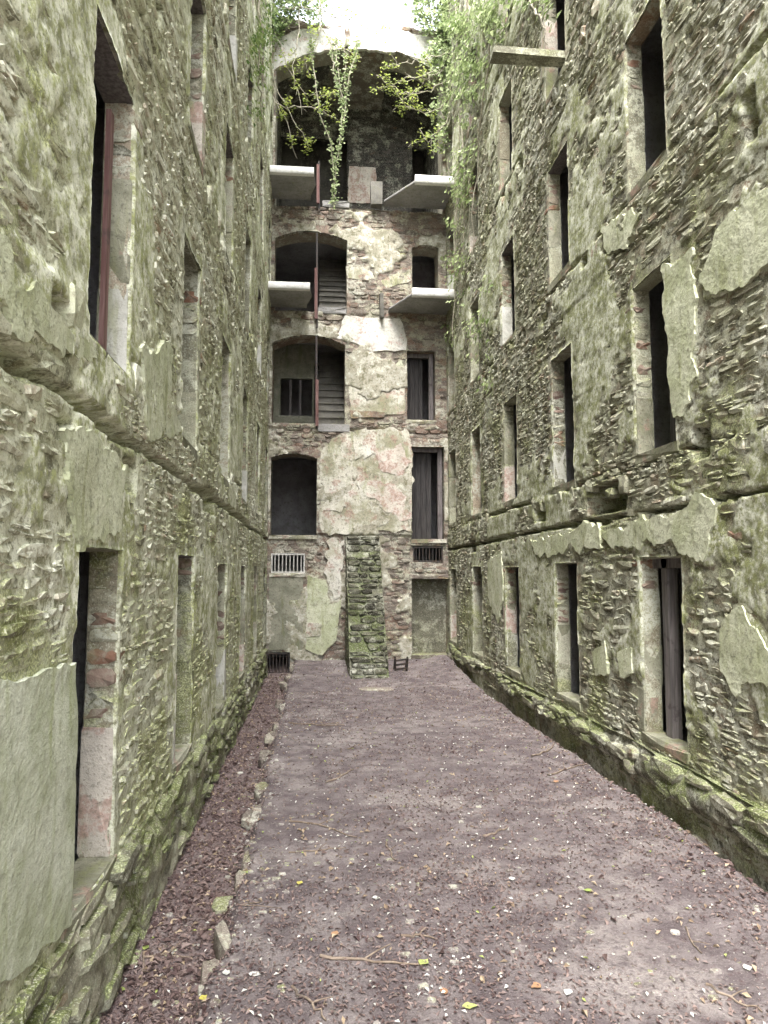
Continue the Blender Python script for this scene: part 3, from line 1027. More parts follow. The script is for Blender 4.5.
# red bricks left in the broken socket on the left and beside the right windows
for fr, root, x, y, w, h in ((LEFT, wl, 60, 328, 0.2, 0.085), (LEFT, wl, 60, 342, 0.2, 0.07), (RIGHT, wr, 700, 560, 0.2, 0.07), (RIGHT, wr, 742, 525, 0.16, 0.06), (RIGHT, wr, 735, 535, 0.18, 0.06)):
    bu, bv = fr.px(x, y)
    o = link('brick', tmesh('block', 2, M['brick']), root)
    o.matrix_world = fr.mat(bu, bv, -0.10, w, h, 0.108 if fr is RIGHT else 0.085, 0.04)

# ---- plinths along both walls
for fr, root, seed, ptop, prj in ((LEFT, wl, 5, 0.44, 0.025), (RIGHT, wr, 9, 0.42, 0.06)):
    us = np.array(graded(YNEAR, 1.6, lambda y: 0.15) + graded(1.62, YE - 0.001, lambda y: max(0.014, 0.006 * y)))
    prof = np.linspace(0, 1, 46)
    uu, pp = np.meshgrid(us, prof, indexing='ij')
    topz = ptop + 0.05 * fbm(uu * 0.9, uu * 0, seed, 4) - 0.02 * sstep(4, 14, uu)
    out = prj + 0.04 * fbm(uu * 1.4, uu * 0 + 4, seed + 1, 3)
    a = np.clip(pp / 0.7, 0, 1)
    b = np.clip((pp - 0.7) / 0.3, 0, 1)
    vv = -0.45 + a * (topz + 0.45) + 0.015 * b
    nn = out * (1 - b ** 1.2 * 1.25) - 0.05 * sstep(0.85, 1.0, a) * sstep(0.6, 0.0, b)
    rough = 0.045 * fbm(uu * 3.1, vv * 5, seed + 2, 4) + 0.025 * fbm(uu * 9, vv * 14 + b * 3, seed + 3, 3)
    gap = sstep(0.1, 0.5, fbm(uu * 0.75, uu * 0 + 2, seed + 7, 3))
    nn = nn + rough * (1 - 0.5 * b) - 0.07 * gap * sstep(0.1, 0.25, vv)
    if fr is RIGHT:
        nn = nn - 0.09 * sstep(0.24, 0.10, vv) * (1 - b)
    vv = vv + rough * 0.5 * b
    V = fr.w(uu, vv, nn).reshape(-1, 3)
    nv = len(prof)
    I, J = np.meshgrid(np.arange(len(us) - 1), np.arange(nv - 1), indexing='ij')
    F = np.stack([I * nv + J, (I + 1) * nv + J, (I + 1) * nv + J + 1, I * nv + J + 1], -1).reshape(-1, 4)
    link('plinth', npmesh('plinth', V, [F], M['mossy'], True), root)
    st = course_layout(1.8, YE - 0.1, -0.2, ptop - 0.06, seed + 5, 0.07, 0.17)
    st = st[(st[:, 0] + st[:, 2] / 2 < YE - .05)]
    st = st[(rng.random(len(st)) < 0.88) & ((fr is LEFT) | (st[:, 1] > 0.2))]
    place_stones(fr, np.column_stack([st, prj + 0.02 + rng.normal(0, 0.018, len(st)) - 0.0]), root, M['mossy'], 80, name='plinth_stone', rest='plinth_rubble', depth=0.12)


def bar(name, p0, p1, sx, sy, mat, parent, axis_u, axis_n):
    """straight squared timber between two points"""
    p0, p1 = np.array(p0, float), np.array(p1, float)
    a, b = np.array(axis_u, float) * sx / 2, np.array(axis_n, float) * sy / 2
    m = MB()
    V = []
    for p in (p0, p1):
        V += [p - a - b, p + a - b, p + a + b, p - a + b]
    m.add(V, f4=[[0, 1, 2, 3], [7, 6, 5, 4], [0, 4, 5, 1], [1, 5, 6, 2], [2, 6, 7, 3], [3, 7, 4, 0]])
    return m.build(name, mat, parent)


# timber remains in openings
def upright(fr, root, op, n, du, mat, z0=0.02, z1=0.02, s=0.07, lean=0.0, sn=0.09):
    a, b, c, e = op[:4]
    p0, p1 = fr.w(a + du, c + z0, n), fr.w(a + du + lean, e - z1, n)
    return bar('door_post', p0, p1, s, sn, M[mat], root, fr.eu, fr.en)


def find(ops, ci, fi):
    return [o for o in ops if o[4] == ci and o[5] == fi][0]


_o = find(opsL, 0, 1)
upright(LEFT, wl, _o, -0.075, LEFT.px(107, 210, -0.075)[0] - _o[0], 'rust_paint', 0.0, 0.2, 0.06, 0.0, 0.025)
upright(LEFT, wl, find(opsL, 1, 0), -0.06, 0.12, 'plaster_white', 0.0, 0.9, 0.05)
upright(RIGHT, wr, find(opsR, 1, 0), -0.16, 0.50, 'wood', 0.0, 0.0, 0.10)
upright(RIGHT, wr, find(opsR, 1, 1), -0.26, 0.44, 'wood_dark', 0.0, 0.0, 0.12)
upright(RIGHT, wr, find(opsR, 1, 2), -0.3, 0.40, 'wood_dark', 0.0, 0.0, 0.16)
for k, (ci, fi) in enumerate([(2, 0), (2, 1), (3, 1)]):
    upright(RIGHT, wr, find(opsR, ci, fi), -0.3, 0.4, 'wood_dark', 0, 0, 0.12)
o = find(opsR, 1, 0)
bar('door_head', RIGHT.w(o[0], o[3] - 0.05, -0.16), RIGHT.w(o[1], o[3] - 0.05, -0.16), 0.09, 0.09, M['wood'], wr, RIGHT.ev, RIGHT.en)
# cantilevered stone bracket high on the right wall
u = RIGHT.px(562, 60)[0]
pa, pb, pc_ = on(562, 51, 1, u), on(493, 51, 1, u), on(562, 59, 1, u)
mb = MB()
mb.box((pb[0], u - 0.02, pc_[2]), (XR + 0.1, u + 0.16, pa[2]), 0.012)
mb.build('bracket_slab', M['stone'], wr)

# ------------------------------------------------------------------ end wall
ew = empty('end_wall', (0, 0, 0), 'tall ruined end wall of brick and peeling plaster with stacked openings', 'wall')


def ebox(x0, y0, x1, y1):
    a = END.px(x0, y1)
    b = END.px(x1, y0)
    return [round(a[0], 4), round(b[0], 4), round(a[1], 4), round(b[1], 4)]


# name: (rect, arch rise)
EOP = {
    'A1': (ebox(270, 454, 317, 535), 0.10), 'A2': (ebox(272, 337, 345, 423), 0.20), 'A3': (ebox(274, 234, 347, 311), 0.18),
    'D1': (ebox(412, 447, 444, 539), 0.0), 'D2': (ebox(407, 352, 435, 420), 0.0), 'D3': (ebox(412, 247, 438, 290), 0.05),
    'G1': (ebox(271, 553, 305, 573), 0.04), 'G2': (ebox(413, 546, 443, 562), 0.0), 'G3': (ebox(266, 652, 290, 674), 0.0),
    'AL': (ebox(412, 579, 449, 655), 0.0),
}
TA = ebox(270, 52, 449, 205)
TA[0], TA[1] = XL + 0.06, XR - 0.06
EOP['A4'] = (TA, 0.62)


def arch_top(rect, rise, u):
    a, b, c, e = rect
    if rise <= 0:
        return np.full(np.shape(u), e)
    m, hw = (a + b) / 2, (b - a) / 2
    R = (hw * hw + rise * rise) / (2 * rise)
    return e - R + np.sqrt(np.maximum(R * R - (u - m) ** 2, 0))


def ehole(u, v):
    m = np.zeros(np.shape(u), bool)
    for rect, rise in EOP.values():
        a, b, c, e = rect
        m |= (u > a) & (u < b) & (v > c) & (v < arch_top(rect, rise, u))
    return m


EP = [  # plaster pieces on the end wall: (pixels, thickness, material)
    ([(321, 447), (345, 432), (365, 428), (408, 430), (412, 450), (411, 533), (380, 531), (350, 534), (320, 533)], 0.066, 'plaster', 0.05),
    ([(372, 478), (395, 484), (411, 500), (411, 520), (396, 518), (380, 505), (366, 496)], 0.078, 'plaster_pink', 0.07),
    ([(345, 316), (400, 318), (408, 340), (406, 350), (372, 351), (352, 342), (336, 338)], 0.06, 'plaster_white', 0.02),
    ([(348, 378), (392, 375), (406, 380), (405, 414), (352, 416)], 0.05, 'plaster', 0.02),
    ([(352, 238), (384, 238), (384, 249), (352, 249)], 0.05, 'plaster_white', 0.01),
    ([(346, 266), (376, 267), (374, 279), (347, 279)], 0.045, 'plaster', 0.02),
    ([(380, 281), (410, 266), (411, 280), (386, 288)], 0.04, 'plaster', 0.02),
    ([(326, 540), (343, 538), (342, 590), (334, 600), (326, 575)], 0.04, 'plaster_pale', 0.06),
    ([(307, 575), (326, 580), (330, 605), (342, 600), (336, 640), (322, 655), (306, 650)], 0.045, 'plaster_green', 0.02),
    ([(306, 622), (322, 624), (321, 636), (306, 637)], 0.06, 'plaster', 0.01),
    ([(352, 446), (372, 440), (380, 450), (366, 459), (354, 457)], 0.076, 'plaster_pale', 0.08),
    ([(322, 486), (346, 482), (352, 500), (338, 512), (322, 508)], 0.076, 'plaster_pale', 0.08),
    ([(376, 452), (404, 444), (410, 462), (398, 476), (380, 470)], 0.077, 'plaster_pink', 0.08),
    ([(356, 484), (374, 480), (378, 496), (362, 502)], 0.076, 'plaster_pale', 0.08),
    ([(352, 360), (366, 356), (392, 364), (402, 360), (404, 374), (346, 376)], 0.045, 'plaster_green', 0.04),
    ([(268, 40), (300, 30), (345, 26), (345, 48), (310, 53), (280, 66), (268, 76)], 0.05, 'plaster_white', 0.03),
    ([(349, 26), (400, 30), (450, 42), (450, 74), (430, 62), (395, 52), (349, 48)], 0.05, 'plaster_white', 0.03),
    ([(349, 410), (385, 412), (384, 417), (352, 418)], 0.062, 'brick', 0.01),
]
eroots = []
for i, (pts, th, mt, rag) in enumerate(EP):
    eroots.append(patch('plaster_patch', END, pts, th, M[mt], ew, seed=400 + i * 9, rag=rag, step=0.07)[1])
# recessed grey panel at the foot of the wall, between the two grilles
_, PP = patch('recess_panel', END, [(269, 577), (303, 577), (303, 650), (269, 650)], 0.02, M['plaster_grey'], ew, seed=500, rag=0.006, step=0.08)
eroots.append(PP)


def ermask(u, v):
    m = fbm(u * 0.9, v * 1.1, 600, 5, 0.6) + 0.12 * fbm(u * 6, v * 6, 604, 3)
    return sstep(-0.02, 0.12, m)


LZ = END.px(366, 535)[1]


def eH(u, v):
    mort = -0.02 + 0.02 * fbm(u * 1.5, v * 2.2, 610, 4) + 0.014 * fbm(u * 8, v * 15, 611, 3)
    rm = ermask(u, v)
    h = mort * (1 - rm) + (0.022 + 0.01 * fbm(u * 3, v * 3, 612, 4)) * rm
    e = 0.03 * fbm(u * 4, v * 0 + 3, 613, 3)
    h = h + 0.05 * sstep(LZ - 0.02 + e, LZ + 0.02 + e, v) * sstep(WALLTOP, 9, v)
    for z in (5.05, 7.55, 10.1):
        h = h - 0.05 * sstep(0.05, 0.02, np.abs(v - z - 0.05 * fbm(u * 2, u * 0 + z, 615, 3)))
    return h


us = snap(list(np.arange(XL - 0.3, XR + 0.301, 0.02)), [x for q, _ in EOP.values() for x in q[:2]])
vs = snap(list(np.arange(-0.5, 14.95, 0.02)), [x for q, _ in EOP.values() for x in q[2:]])
ETOP = lambda u: 14.55 + 0.16 * fbm(u * 1.6, u * 0, 620, 4)
sheet('masonry_face', END, us, vs, eH, lambda u, v: ehole(u, v) | (v > ETOP(u)), M['ecore'], ew, seed=600, plasterf=ermask, skirt=0.1)
st = course_layout(XL + 0.02, XR - 0.02, 0.05, 14.7, 640, 0.06, 0.17, 1.4, 3.2, 1.3)
keep = np.ones(len(st), bool)
for o in (-0.45, 0, 0.45):
    uu = st[:, 0] + o * st[:, 2]
    for dv in (-0.5, 0, 0.5):
        keep &= ~ehole(uu, st[:, 1] + dv * st[:, 3])
        for P in eroots:
            keep &= ~in_poly(P, uu, st[:, 1] + dv * st[:, 3])
keep &= (st[:, 0] - st[:, 2] / 2 > XL) & (st[:, 0] + st[:, 2] / 2 < XR) & (ermask(st[:, 0], st[:, 1]) < 0.6)
keep &= st[:, 1] + st[:, 3] / 2 < ETOP(st[:, 0])
st = st[keep]
nf = -0.02 + 0.02 * fbm(st[:, 0] * 1.5, st[:, 1] * 2.2, 610, 4) + 0.024 + rng.normal(0, 0.01, len(st)) + 0.05 * (st[:, 1] > LZ)
place_stones(END, np.column_stack([st, nf]), ew, M['estone'], 300)

# reveals, arches, sills
for key, (rect, rise) in EOP.items():
    a, b, c, e = rect
    dep = 0.5 if key != 'A4' else 0.6
    k = 25
    uq = np.linspace(a, b, k)
    tq = arch_top(rect, rise, uq) + 0.004
    ring = [(a - 0.004, c)] + list(zip(uq, tq)) + [(b + 0.004, c)]
    ring = np.array(ring)
    m = MB()
    V0 = END.w(ring[:, 0], ring[:, 1], -0.03)
    V1 = END.w(ring[:, 0], ring[:, 1], -dep)
    nn = len(ring)
    m.add(np.concatenate([V0, V1]), f4=[[i, i + 1, i + 1 + nn, i + nn] for i in range(nn - 1)])
    if key not in ('A4',):
        m.quad(END.w(a, c - .004, -0.03), END.w(b, c - .004, -0.03), END.w(b, c - .004, -dep), END.w(a, c - .004, -dep))
    m.build('reveal', M['estone'] if key[0] != 'G' else M['vault'], ew)
    if (rise > 0.09 or key == 'D3') and key != 'A4':      # arch of bricks on edge
        m_, hw = (a + b) / 2, (b - a) / 2
        R = (hw * hw + rise * rise) / (2 * rise)
        th = math.asin(min(1, hw / R))
        cnt = max(7, int(2 * th * R / 0.105)) if key != 'A4' else 30
        for j in range(cnt):
            t = -th + (j + 0.5) * 2 * th / cnt
            bh = (0.2 if key != 'A4' else 0.42) * rng.uniform(0.92, 1.06)
            if key != 'A4' and rng.random() < 0.08:
                continue
            uc, vc = m_ + (R + bh / 2) * math.sin(t), e - R + (R + bh / 2) * math.cos(t)
            if not (XL + .05 < uc < XR - .05):
                continue
            o = link('voussoir', tmesh('block', int(rng.integers(6)), M['dark_brick' if rng.random() < 0.6 else 'estone'] if key != 'A4' else M['estone']), ew)
            o.matrix_world = END.mat(uc, vc, -0.12, 2 * th * R / cnt * 0.96, bh, 0.17 + rng.normal(0, 0.005), -t)
    elif key in ('D1', 'D2', 'AL', 'G2'):
        o = link('lintel', tmesh('block', int(rng.integers(6)), M['estone']), ew)
        o.matrix_world = END.mat((a + b) / 2, e + 0.055, -0.3, b - a + 0.16, 0.11, 0.335)
    if key in ('A1', 'D1', 'D2', 'D3', 'G1', 'G3', 'AL'):
        o = link('sill', tmesh('block', int(rng.integers(6)), M['plaster' if key != 'AL' else 'estone']), ew)
        o.matrix_world = END.mat((a + b) / 2, c - 0.045, -0.35, b - a + 0.1, 0.09, 0.42)

# rooms behind the end wall, one per storey
Y0, Y1 = YE + 0.48, YE + 3.6


def roombox(x0, x1, y0, y1, z0, z1, front=True):
    room = MB()
    C8 = [(x0, y0, z0), (x1, y0, z0), (x1, y0, z1), (x0, y0, z1), (x0, y1, z0), (x1, y1, z0), (x1, y1, z1), (x0, y1, z1)]
    room.add(C8, f4=[[4, 5, 6, 7], [0, 1, 5, 4], [1, 2, 6, 5], [2, 3, 7, 6], [3, 0, 4, 7]])
    room.build('room_shell', M['cell'], ew)


FZ = [EOP['A1'][0][2], EOP['A2'][0][2], EOP['A3'][0][2], TA[2]]
xm = 1.35
for z0, z1 in ((FZ[0] - 0.01, FZ[1] - 0.25), (FZ[1] - 0.01, FZ[2] - 0.25), (FZ[2] - 0.01, FZ[3] - 0.25)):
    roombox(XL - 0.2, xm - 0.1, Y0, Y1, z0, z1)
    roombox(xm + 0.1, XR + 0.2, Y0, Y0 + 1.6, z0 - 0.03, z1)
for key in ('G1', 'G2', 'G3'):
    a, b, c, e = EOP[key][0]
    roombox(a - 0.05, b + 0.05, Y0, Y0 + 1.0, c - 0.05, e + 0.08)
# back of the shallow alcove
a, b, c, e = EOP['AL'][0]
us_ = np.linspace(a - 0.02, b + 0.02, 40)
vs_ = np.linspace(c - 0.3, e + 0.02, 80)
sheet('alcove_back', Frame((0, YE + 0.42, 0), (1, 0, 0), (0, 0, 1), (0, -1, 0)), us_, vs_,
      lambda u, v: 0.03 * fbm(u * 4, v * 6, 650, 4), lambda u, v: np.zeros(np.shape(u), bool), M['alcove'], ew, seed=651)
# top floor: barrel vault with a back wall that still holds pink plaster
vd = 3.0
k = 33
uq = np.linspace(TA[0], TA[1], k)
tq = arch_top(TA, EOP['A4'][1], uq) + 0.02
ring = np.array([(TA[0] - 0.01, TA[2] - 0.02)] + list(zip(uq, tq)) + [(TA[1] + 0.01, TA[2] - 0.02)])
ys = np.linspace(0.55, vd, 30)
RU, YY = np.meshgrid(np.arange(len(ring)), ys, indexing='ij')
dn = 0.03 * fbm(RU * 0.8, YY * 3, 660, 4)
V = END.w(ring[RU, 0], ring[RU, 1] + dn, -YY)
nv = len(ys)
I, J = np.meshgrid(np.arange(len(ring) - 1), np.arange(nv - 1), indexing='ij')
F = np.stack([I * nv + J, (I + 1) * nv + J, (I + 1) * nv + J + 1, I * nv + J + 1], -1).reshape(-1, 4)
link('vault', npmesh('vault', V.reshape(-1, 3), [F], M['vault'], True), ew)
m = MB()
m.box((TA[0] - .2, YE + 0.45, TA[2] - 0.22), (TA[1] + .2, YE + vd + 0.2, TA[2] - 0.012))
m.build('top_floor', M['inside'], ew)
VB = Frame((0, YE + 2.2, 0), (1, 0, 0), (0, 0, 1), (0, -1, 0))
us_ = np.arange(TA[0], TA[1] + 0.01, 0.05)
vs_ = np.arange(TA[2] - 0.02, TA[3] + 0.1, 0.05)
h0 = VB.px(322, 190)[0]
h1 = VB.px(346, 190)[0]
l0 = VB.px(276, 190)[0]
l1 = VB.px(312, 190)[0]
r0 = VB.px(412, 190)[0]
r1 = VB.px(440, 190)[0]
hz = VB.px(340, 140)[1]


def vbhole(u, v):
    return ((u > l0) & (u < h1) & (v < hz)) | ((u > r0) & (u < r1) & (v < hz - 0.1))


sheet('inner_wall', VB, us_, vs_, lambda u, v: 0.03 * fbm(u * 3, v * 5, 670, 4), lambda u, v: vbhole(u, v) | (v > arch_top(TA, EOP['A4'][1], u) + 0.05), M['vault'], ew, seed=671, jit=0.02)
patch('plaster_patch', VB, [(349, 166), (376, 168), (376, 203), (348, 203)], 0.03, M['plaster_pink'], ew, seed=680, step=0.08)
m = MB()
m.quad((TA[0] - .1, YE + vd, TA[2]), (TA[1] + .1, YE + vd, TA[2]), (TA[1] + .1, YE + vd, TA[3] + .1), (TA[0] - .1, YE + vd, TA[3] + .1))
m.build('vault_end', M['inside'], ew)
# wall mass above / behind (roofless top)
m = MB()
m.box((XL - 0.3, YE + 0.12, 14.0), (XR + 0.3, YE + 3.7, 14.38))
m.build('wall_top', M['estone'], ew)

# gallery slabs
def gslab(x0, x1, wx, z0, z1, out, name='gallery_slab', label=None):
    """plan: front edge x0..x1 at YE-out, wall edge from wx; x side towards the corner stays straight"""
    m = MB()
    if x1 > 1.5:
        plan = [(x0, YE - out), (XR + 0.03, YE - out), (XR + 0.03, YE - 0.01), (wx, YE - 0.01), (wx, YE - 0.22)]
    else:
        plan = [(XL - 0.03, YE - out), (x1, YE - out), (x1 + 0.04, YE - out * 0.6), (wx, YE - 0.2), (wx, YE - 0.01), (XL - 0.03, YE - 0.01)]
    k = len(plan)
    # rounded nosing on the free edges
    cen = np.mean(plan, 0)
    rings = []
    for s_, z in ((0.985, z0), (1.0, z0 + 0.03), (1.0, z1 - 0.04), (0.985, z1 - 0.008), (0.94, z1)):
        rings.append([(cen[0] + (p[0] - cen[0]) * s_, cen[1] + (p[1] - cen[1]) * s_, z) for p in plan])
    V = np.array(rings).reshape(-1, 3)
    f4 = []
    for r_ in range(4):
        for j in range(k):
            f4.append([r_ * k + j, r_ * k + (j + 1) % k, (r_ + 1) * k + (j + 1) % k, (r_ + 1) * k + j])
    m.add(V, f4=f4)
    for r_ in (0, 4):
        cc = m.n
        m.add([(cen[0], cen[1], rings[r_][0][2])] + rings[r_], f3=[[0, j + 1, (j + 1) % k + 1] for j in range(k)])
    o = m.build(name, M['concrete'], ew)
    if label:
        o['label'] = label
    return o


def at_out(px, py, out):
    return on(px, py, 1, YE - out)


for (x0, x1, yt, yb, wxp, wyp, lab) in ((None, 314, 168, 175, 311, 203, 'broken concrete landing slab high on the left'),
                                       (None, 310, 283, 290, 307, 308, 'concrete landing slab lower on the left'),
                                       (415, None, 175, 183, 383, 208, 'concrete landing slab high on the right'),
                                       (412, None, 288, 296, 388, 312, 'concrete landing slab lower on the right')):
    out = 1.1
    q0, q1 = at_out(x0 or x1, yt, out), at_out(x0 or x1, yb, out)
    g_ = gslab(q0[0] if x0 else XL, XR if x0 else q0[0], END.px(wxp, wyp)[0], q1[2] + 0.02, q1[2] + 0.075, out, label=lab)
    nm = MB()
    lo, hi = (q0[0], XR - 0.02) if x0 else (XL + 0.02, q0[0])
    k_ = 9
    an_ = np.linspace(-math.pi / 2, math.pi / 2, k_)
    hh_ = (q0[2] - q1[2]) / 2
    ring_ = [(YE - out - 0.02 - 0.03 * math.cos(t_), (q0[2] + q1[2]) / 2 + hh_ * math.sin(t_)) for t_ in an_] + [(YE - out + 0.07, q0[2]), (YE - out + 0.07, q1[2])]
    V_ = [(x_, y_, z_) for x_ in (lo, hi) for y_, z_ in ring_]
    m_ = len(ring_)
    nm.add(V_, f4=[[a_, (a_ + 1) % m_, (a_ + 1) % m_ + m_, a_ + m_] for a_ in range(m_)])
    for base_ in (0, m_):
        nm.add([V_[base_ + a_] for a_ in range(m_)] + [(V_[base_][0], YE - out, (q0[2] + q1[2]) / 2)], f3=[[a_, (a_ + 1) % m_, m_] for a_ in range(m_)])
    nm.build('nosing', M['pale_paint_and_lit_edge'], g_)  # front lip coloured pale as if brightly lit, against the darker slab
for (x0, y0, x1, y1) in ((370, 187, 383, 209), (379, 297, 384, 320)):
    a, b = END.px(x0, y1), END.px(x1, y0)
    m = MB()
    m.box((a[0], YE - 0.24, a[1]), (b[0] - 0.03, YE - 0.04, b[1]), 0.012)
    m.build('corbel', M['stair'], ew)

# floor edges across the left arches: stone parapets and white sills
for (x0, y0, x1, y1, mt, out) in ((317, 425, 350, 432, 'concrete', 0.10), (317, 309, 347, 314, 'concrete', 0.10), (322, 203, 350, 208, 'concrete', 0.1)):
    a, b = END.px(x0, y1), END.px(x1, y0)
    o = link('sill', tmesh('block', int(rng.integers(6)), M[mt]), ew)
    o.matrix_world = END.mat((a[0] + b[0]) / 2, (a[1] + b[1]) / 2, -0.3, b[0] - a[0], b[1] - a[1], 0.3 + out)
# rusty posts standing in the arches
for (x, y0, y1) in ((316.5, 338, 430), (317, 236, 330), (319, 165, 215)):
    a, b = END.px(x, y1), END.px(x, y0)
    bar('iron_post', (a[0], YE - 0.14, a[1]), (b[0], YE - 0.14, b[1]), 0.04, 0.04, M['iron'], ew, (1, 0, 0), (0, 1, 0))
for (x, y0, y1) in ((317, 382, 428), (316, 272, 322), (318, 170, 208)):
    a, b = END.px(x, y1), END.px(x, y0)
    bar('painted_post', (a[0], YE - 0.21, a[1]), (b[0], YE - 0.21, b[1]), 0.065, 0.04, M['rust_paint'], ew, (1, 0, 0), (0, 1, 0))

# doors of planks
for key, frac in (('D1', 0.66), ('D2', 0.62)):
    a, b, c, e = EOP[key][0]
    door = MB()
    w = (b - a) * frac
    np_ = 4
    d = bar('door', (a + w / 2, YE + 0.335, c), (a + w / 2, YE + 0.335, e - 0.08), w, 0.02, M['wood_dark'], ew, (1, 0, 0), (0, 1, 0))
    for j in range(np_):
        x = a + (j + 0.5) * w / np_
        bar('plank', (x, YE + 0.30, c + 0.02), (x, YE + 0.30, e - 0.1), w / np_ - 0.012, 0.035, M['wood_dark'], d, (1, 0, 0), (0, 1, 0))
    bar('door_post', (b - 0.07, YE + 0.2, c), (b - 0.07, YE + 0.2, e), 0.1, 0.1, M['wood'], ew, (1, 0, 0), (0, 1, 0))
    bar('door_head', (a, YE + 0.2, e - 0.05), (b - 0.125, YE + 0.2, e - 0.05), 0.09, 0.09, M['wood'], ew, (0, 0, 1), (0, 1, 0))
# grilles
for key, nb, mt in (('G1', 8, 'grille_paint'), ('G2', 8, 'iron'), ('G3', 6, 'iron')):
    a, b, c, e = EOP[key][0]
    gr = MB()
    y = YE + 0.03
    for (lo, hi) in (((a, y - .02, c), (b, y + .02, c + 0.035)), ((a, y - .02, e - 0.045), (b, y + .02, e - 0.01)),
                     ((a, y - .018, c + .036), (a + 0.03, y + .018, e - .046)), ((b - 0.03, y - .018, c + .036), (b, y + .018, e - .046))):
        gr.box(lo, hi)
    gobj = gr.build('grille', M[mt], ew)
    for j in range(nb):
        x = a + (j + 1) * (b - a) / (nb + 1)
        bm = MB()
        bm.tube([(x, y, c + 0.02), (x, y, (c + e) / 2), (x, y, e - 0.02)], 0.013, 6)
        bm.build('bar', M['iron'] if key != 'G1' else M['grille_paint'], gobj)

# inner wall behind the second-floor arch, with a barred window
a, b, c, e = EOP['A2'][0]
IW = Frame((0, YE + 1.5, 0), (1, 0, 0), (0, 0, 1), (0, -1, 0))
xw1 = IW.px(315, 390)[0]
us_ = np.arange(XL - 0.18, xw1, 0.05)
vs_ = np.arange(c, e + 0.6, 0.05)
wx0, wy0 = IW.px(281, 416)
wx1, wy1 = IW.px(312, 380)
sheet('inner_wall', IW, us_, vs_, lambda u, v: 0.02 * fbm(u * 3, v * 5, 690, 4), lambda u, v: (u > wx0) & (u < wx1) & (v > wy0) & (v < wy1), M['plaster_grey'], ew, seed=691)
for t in (0.3, 0.62):
    x = wx0 + (wx1 - wx0) * t
    bar('window_bar', (x, YE + 1.55, wy0), (x, YE + 1.55, wy1), 0.05, 0.05, M['wood'], ew, (1, 0, 0), (0, 1, 0))

# staircases behind the arches
for key, lab in (('A2', 'dark stone staircase rising behind the lower double arch'), ('A3', 'dark stone staircase rising behind the upper double arch')):
    a, b, c, e = EOP[key][0]
    x0 = END.px(319, 380)[0]
    root = empty('staircase', (0, 0, 0), lab, 'staircase', 'stairs behind the arches')
    nst = 11
    rise, tread = 0.205, 0.2
    for j in range(nst):
        m = MB()
        y = YE + 0.12 + j * tread
        z = c + j * rise
        m.box((x0, y, z - 0.02), (b + 0.12, y + tread + 0.06, z + rise - 0.045), 0.003)
        m.box((x0 - 0.01, y - 0.035, z + rise - 0.043), (b + 0.12, y + tread + 0.02, z + rise), 0.004)
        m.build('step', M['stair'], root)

# ------------------------------------------------------------------ raking stub wall in the middle
bt = empty('stub_wall', (0, 0, 0), 'mossy raking stone stub wall leaning against the end wall', 'stub wall')
zt = END.px(360, 536)[1]
bx0, bx1 = END.px(346, 538)[0], END.px(379, 538)[0]
foot = 2.15
nuv = 60


def bprof(t):
    """distance out of the end wall, from foot (t=0) to top"""
    return 0.10 + foot * (1 - t) ** 1.15


zs = np.linspace(-0.1, zt, 120)
xs = np.linspace(0, 1, 34)
XX, ZZ = np.meshgrid(xs, zs, indexing='ij')
T = np.clip(ZZ / zt, 0, 1)
out = bprof(T) - 0.05 + 0.03 * fbm(XX * 3, ZZ * 4, 700, 4)
wid0 = bx0 + 0.02 * fbm(ZZ * 2, ZZ * 0, 701, 3)
PX = wid0 + XX * (bx1 - bx0) + 0.0 * T
V = np.stack([PX, YE - out, ZZ], -1)
nv = len(zs)
I, J = np.meshgrid(np.arange(len(xs) - 1), np.arange(nv - 1), indexing='ij')
F = np.stack([I * nv + J, (I + 1) * nv + J, (I + 1) * nv + J + 1, I * nv + J + 1], -1).reshape(-1, 4)
m = MB()
m.add(V.reshape(-1, 3), f4=F)
for side in (0, -1):
    edge = V[side]
    D = np.linspace(0, 1, 30)
    E3 = edge[:, None, :] * 1.0
    wall = edge.copy()
    wall[:, 1] = YE
    G = edge[:, None] + (wall - edge)[:, None] * D[None, :, None]
    bump = 0.03 * fbm(G[..., 1] * 5, G[..., 2] * 8, 702 + side, 4) * np.minimum(1, D * 8)[None]
    G[..., 0] += bump
    I, J = np.meshgrid(np.arange(nv - 1), np.arange(29), indexing='ij')
    f = np.stack([I * 30 + J, (I + 1) * 30 + J, (I + 1) * 30 + J + 1, I * 30 + J + 1], -1).reshape(-1, 4)
    m.add(G.reshape(-1, 3), f4=f)
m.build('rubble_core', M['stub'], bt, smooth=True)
r = np.random.default_rng(44)
z = 0.0
while z < zt - 0.08:
    h = r.uniform(0.07, 0.15)
    u = bx0
    while u < bx1 - 0.04:
        w = min(r.uniform(0.16, 0.48), bx1 - u)
        if r.random() < 0.94:
            t = (z + h / 2) / zt
            d = r.uniform(0.12, 0.2)
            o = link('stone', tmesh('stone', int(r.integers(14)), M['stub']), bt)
            f_ = Frame((0, YE - bprof(t) + 0.06, 0), (1, 0, 0), (0, 0, 1), (0, -1, 0))
            o.matrix_world = f_.mat(u + w / 2, z + h / 2, -d * 0.45, w * 0.98, h * 0.97, d * r.uniform(1.05, 1.25), r.normal(0, 0.04))
        u += w
    z += h
SL = Frame((bx0, 0, 0), (0, -1, 0), (0, 0, 1), (-1, 0, 0))
cst = course_layout(-YE, -YE + 2.2, 0.0, zt, 45, 0.07, 0.15)
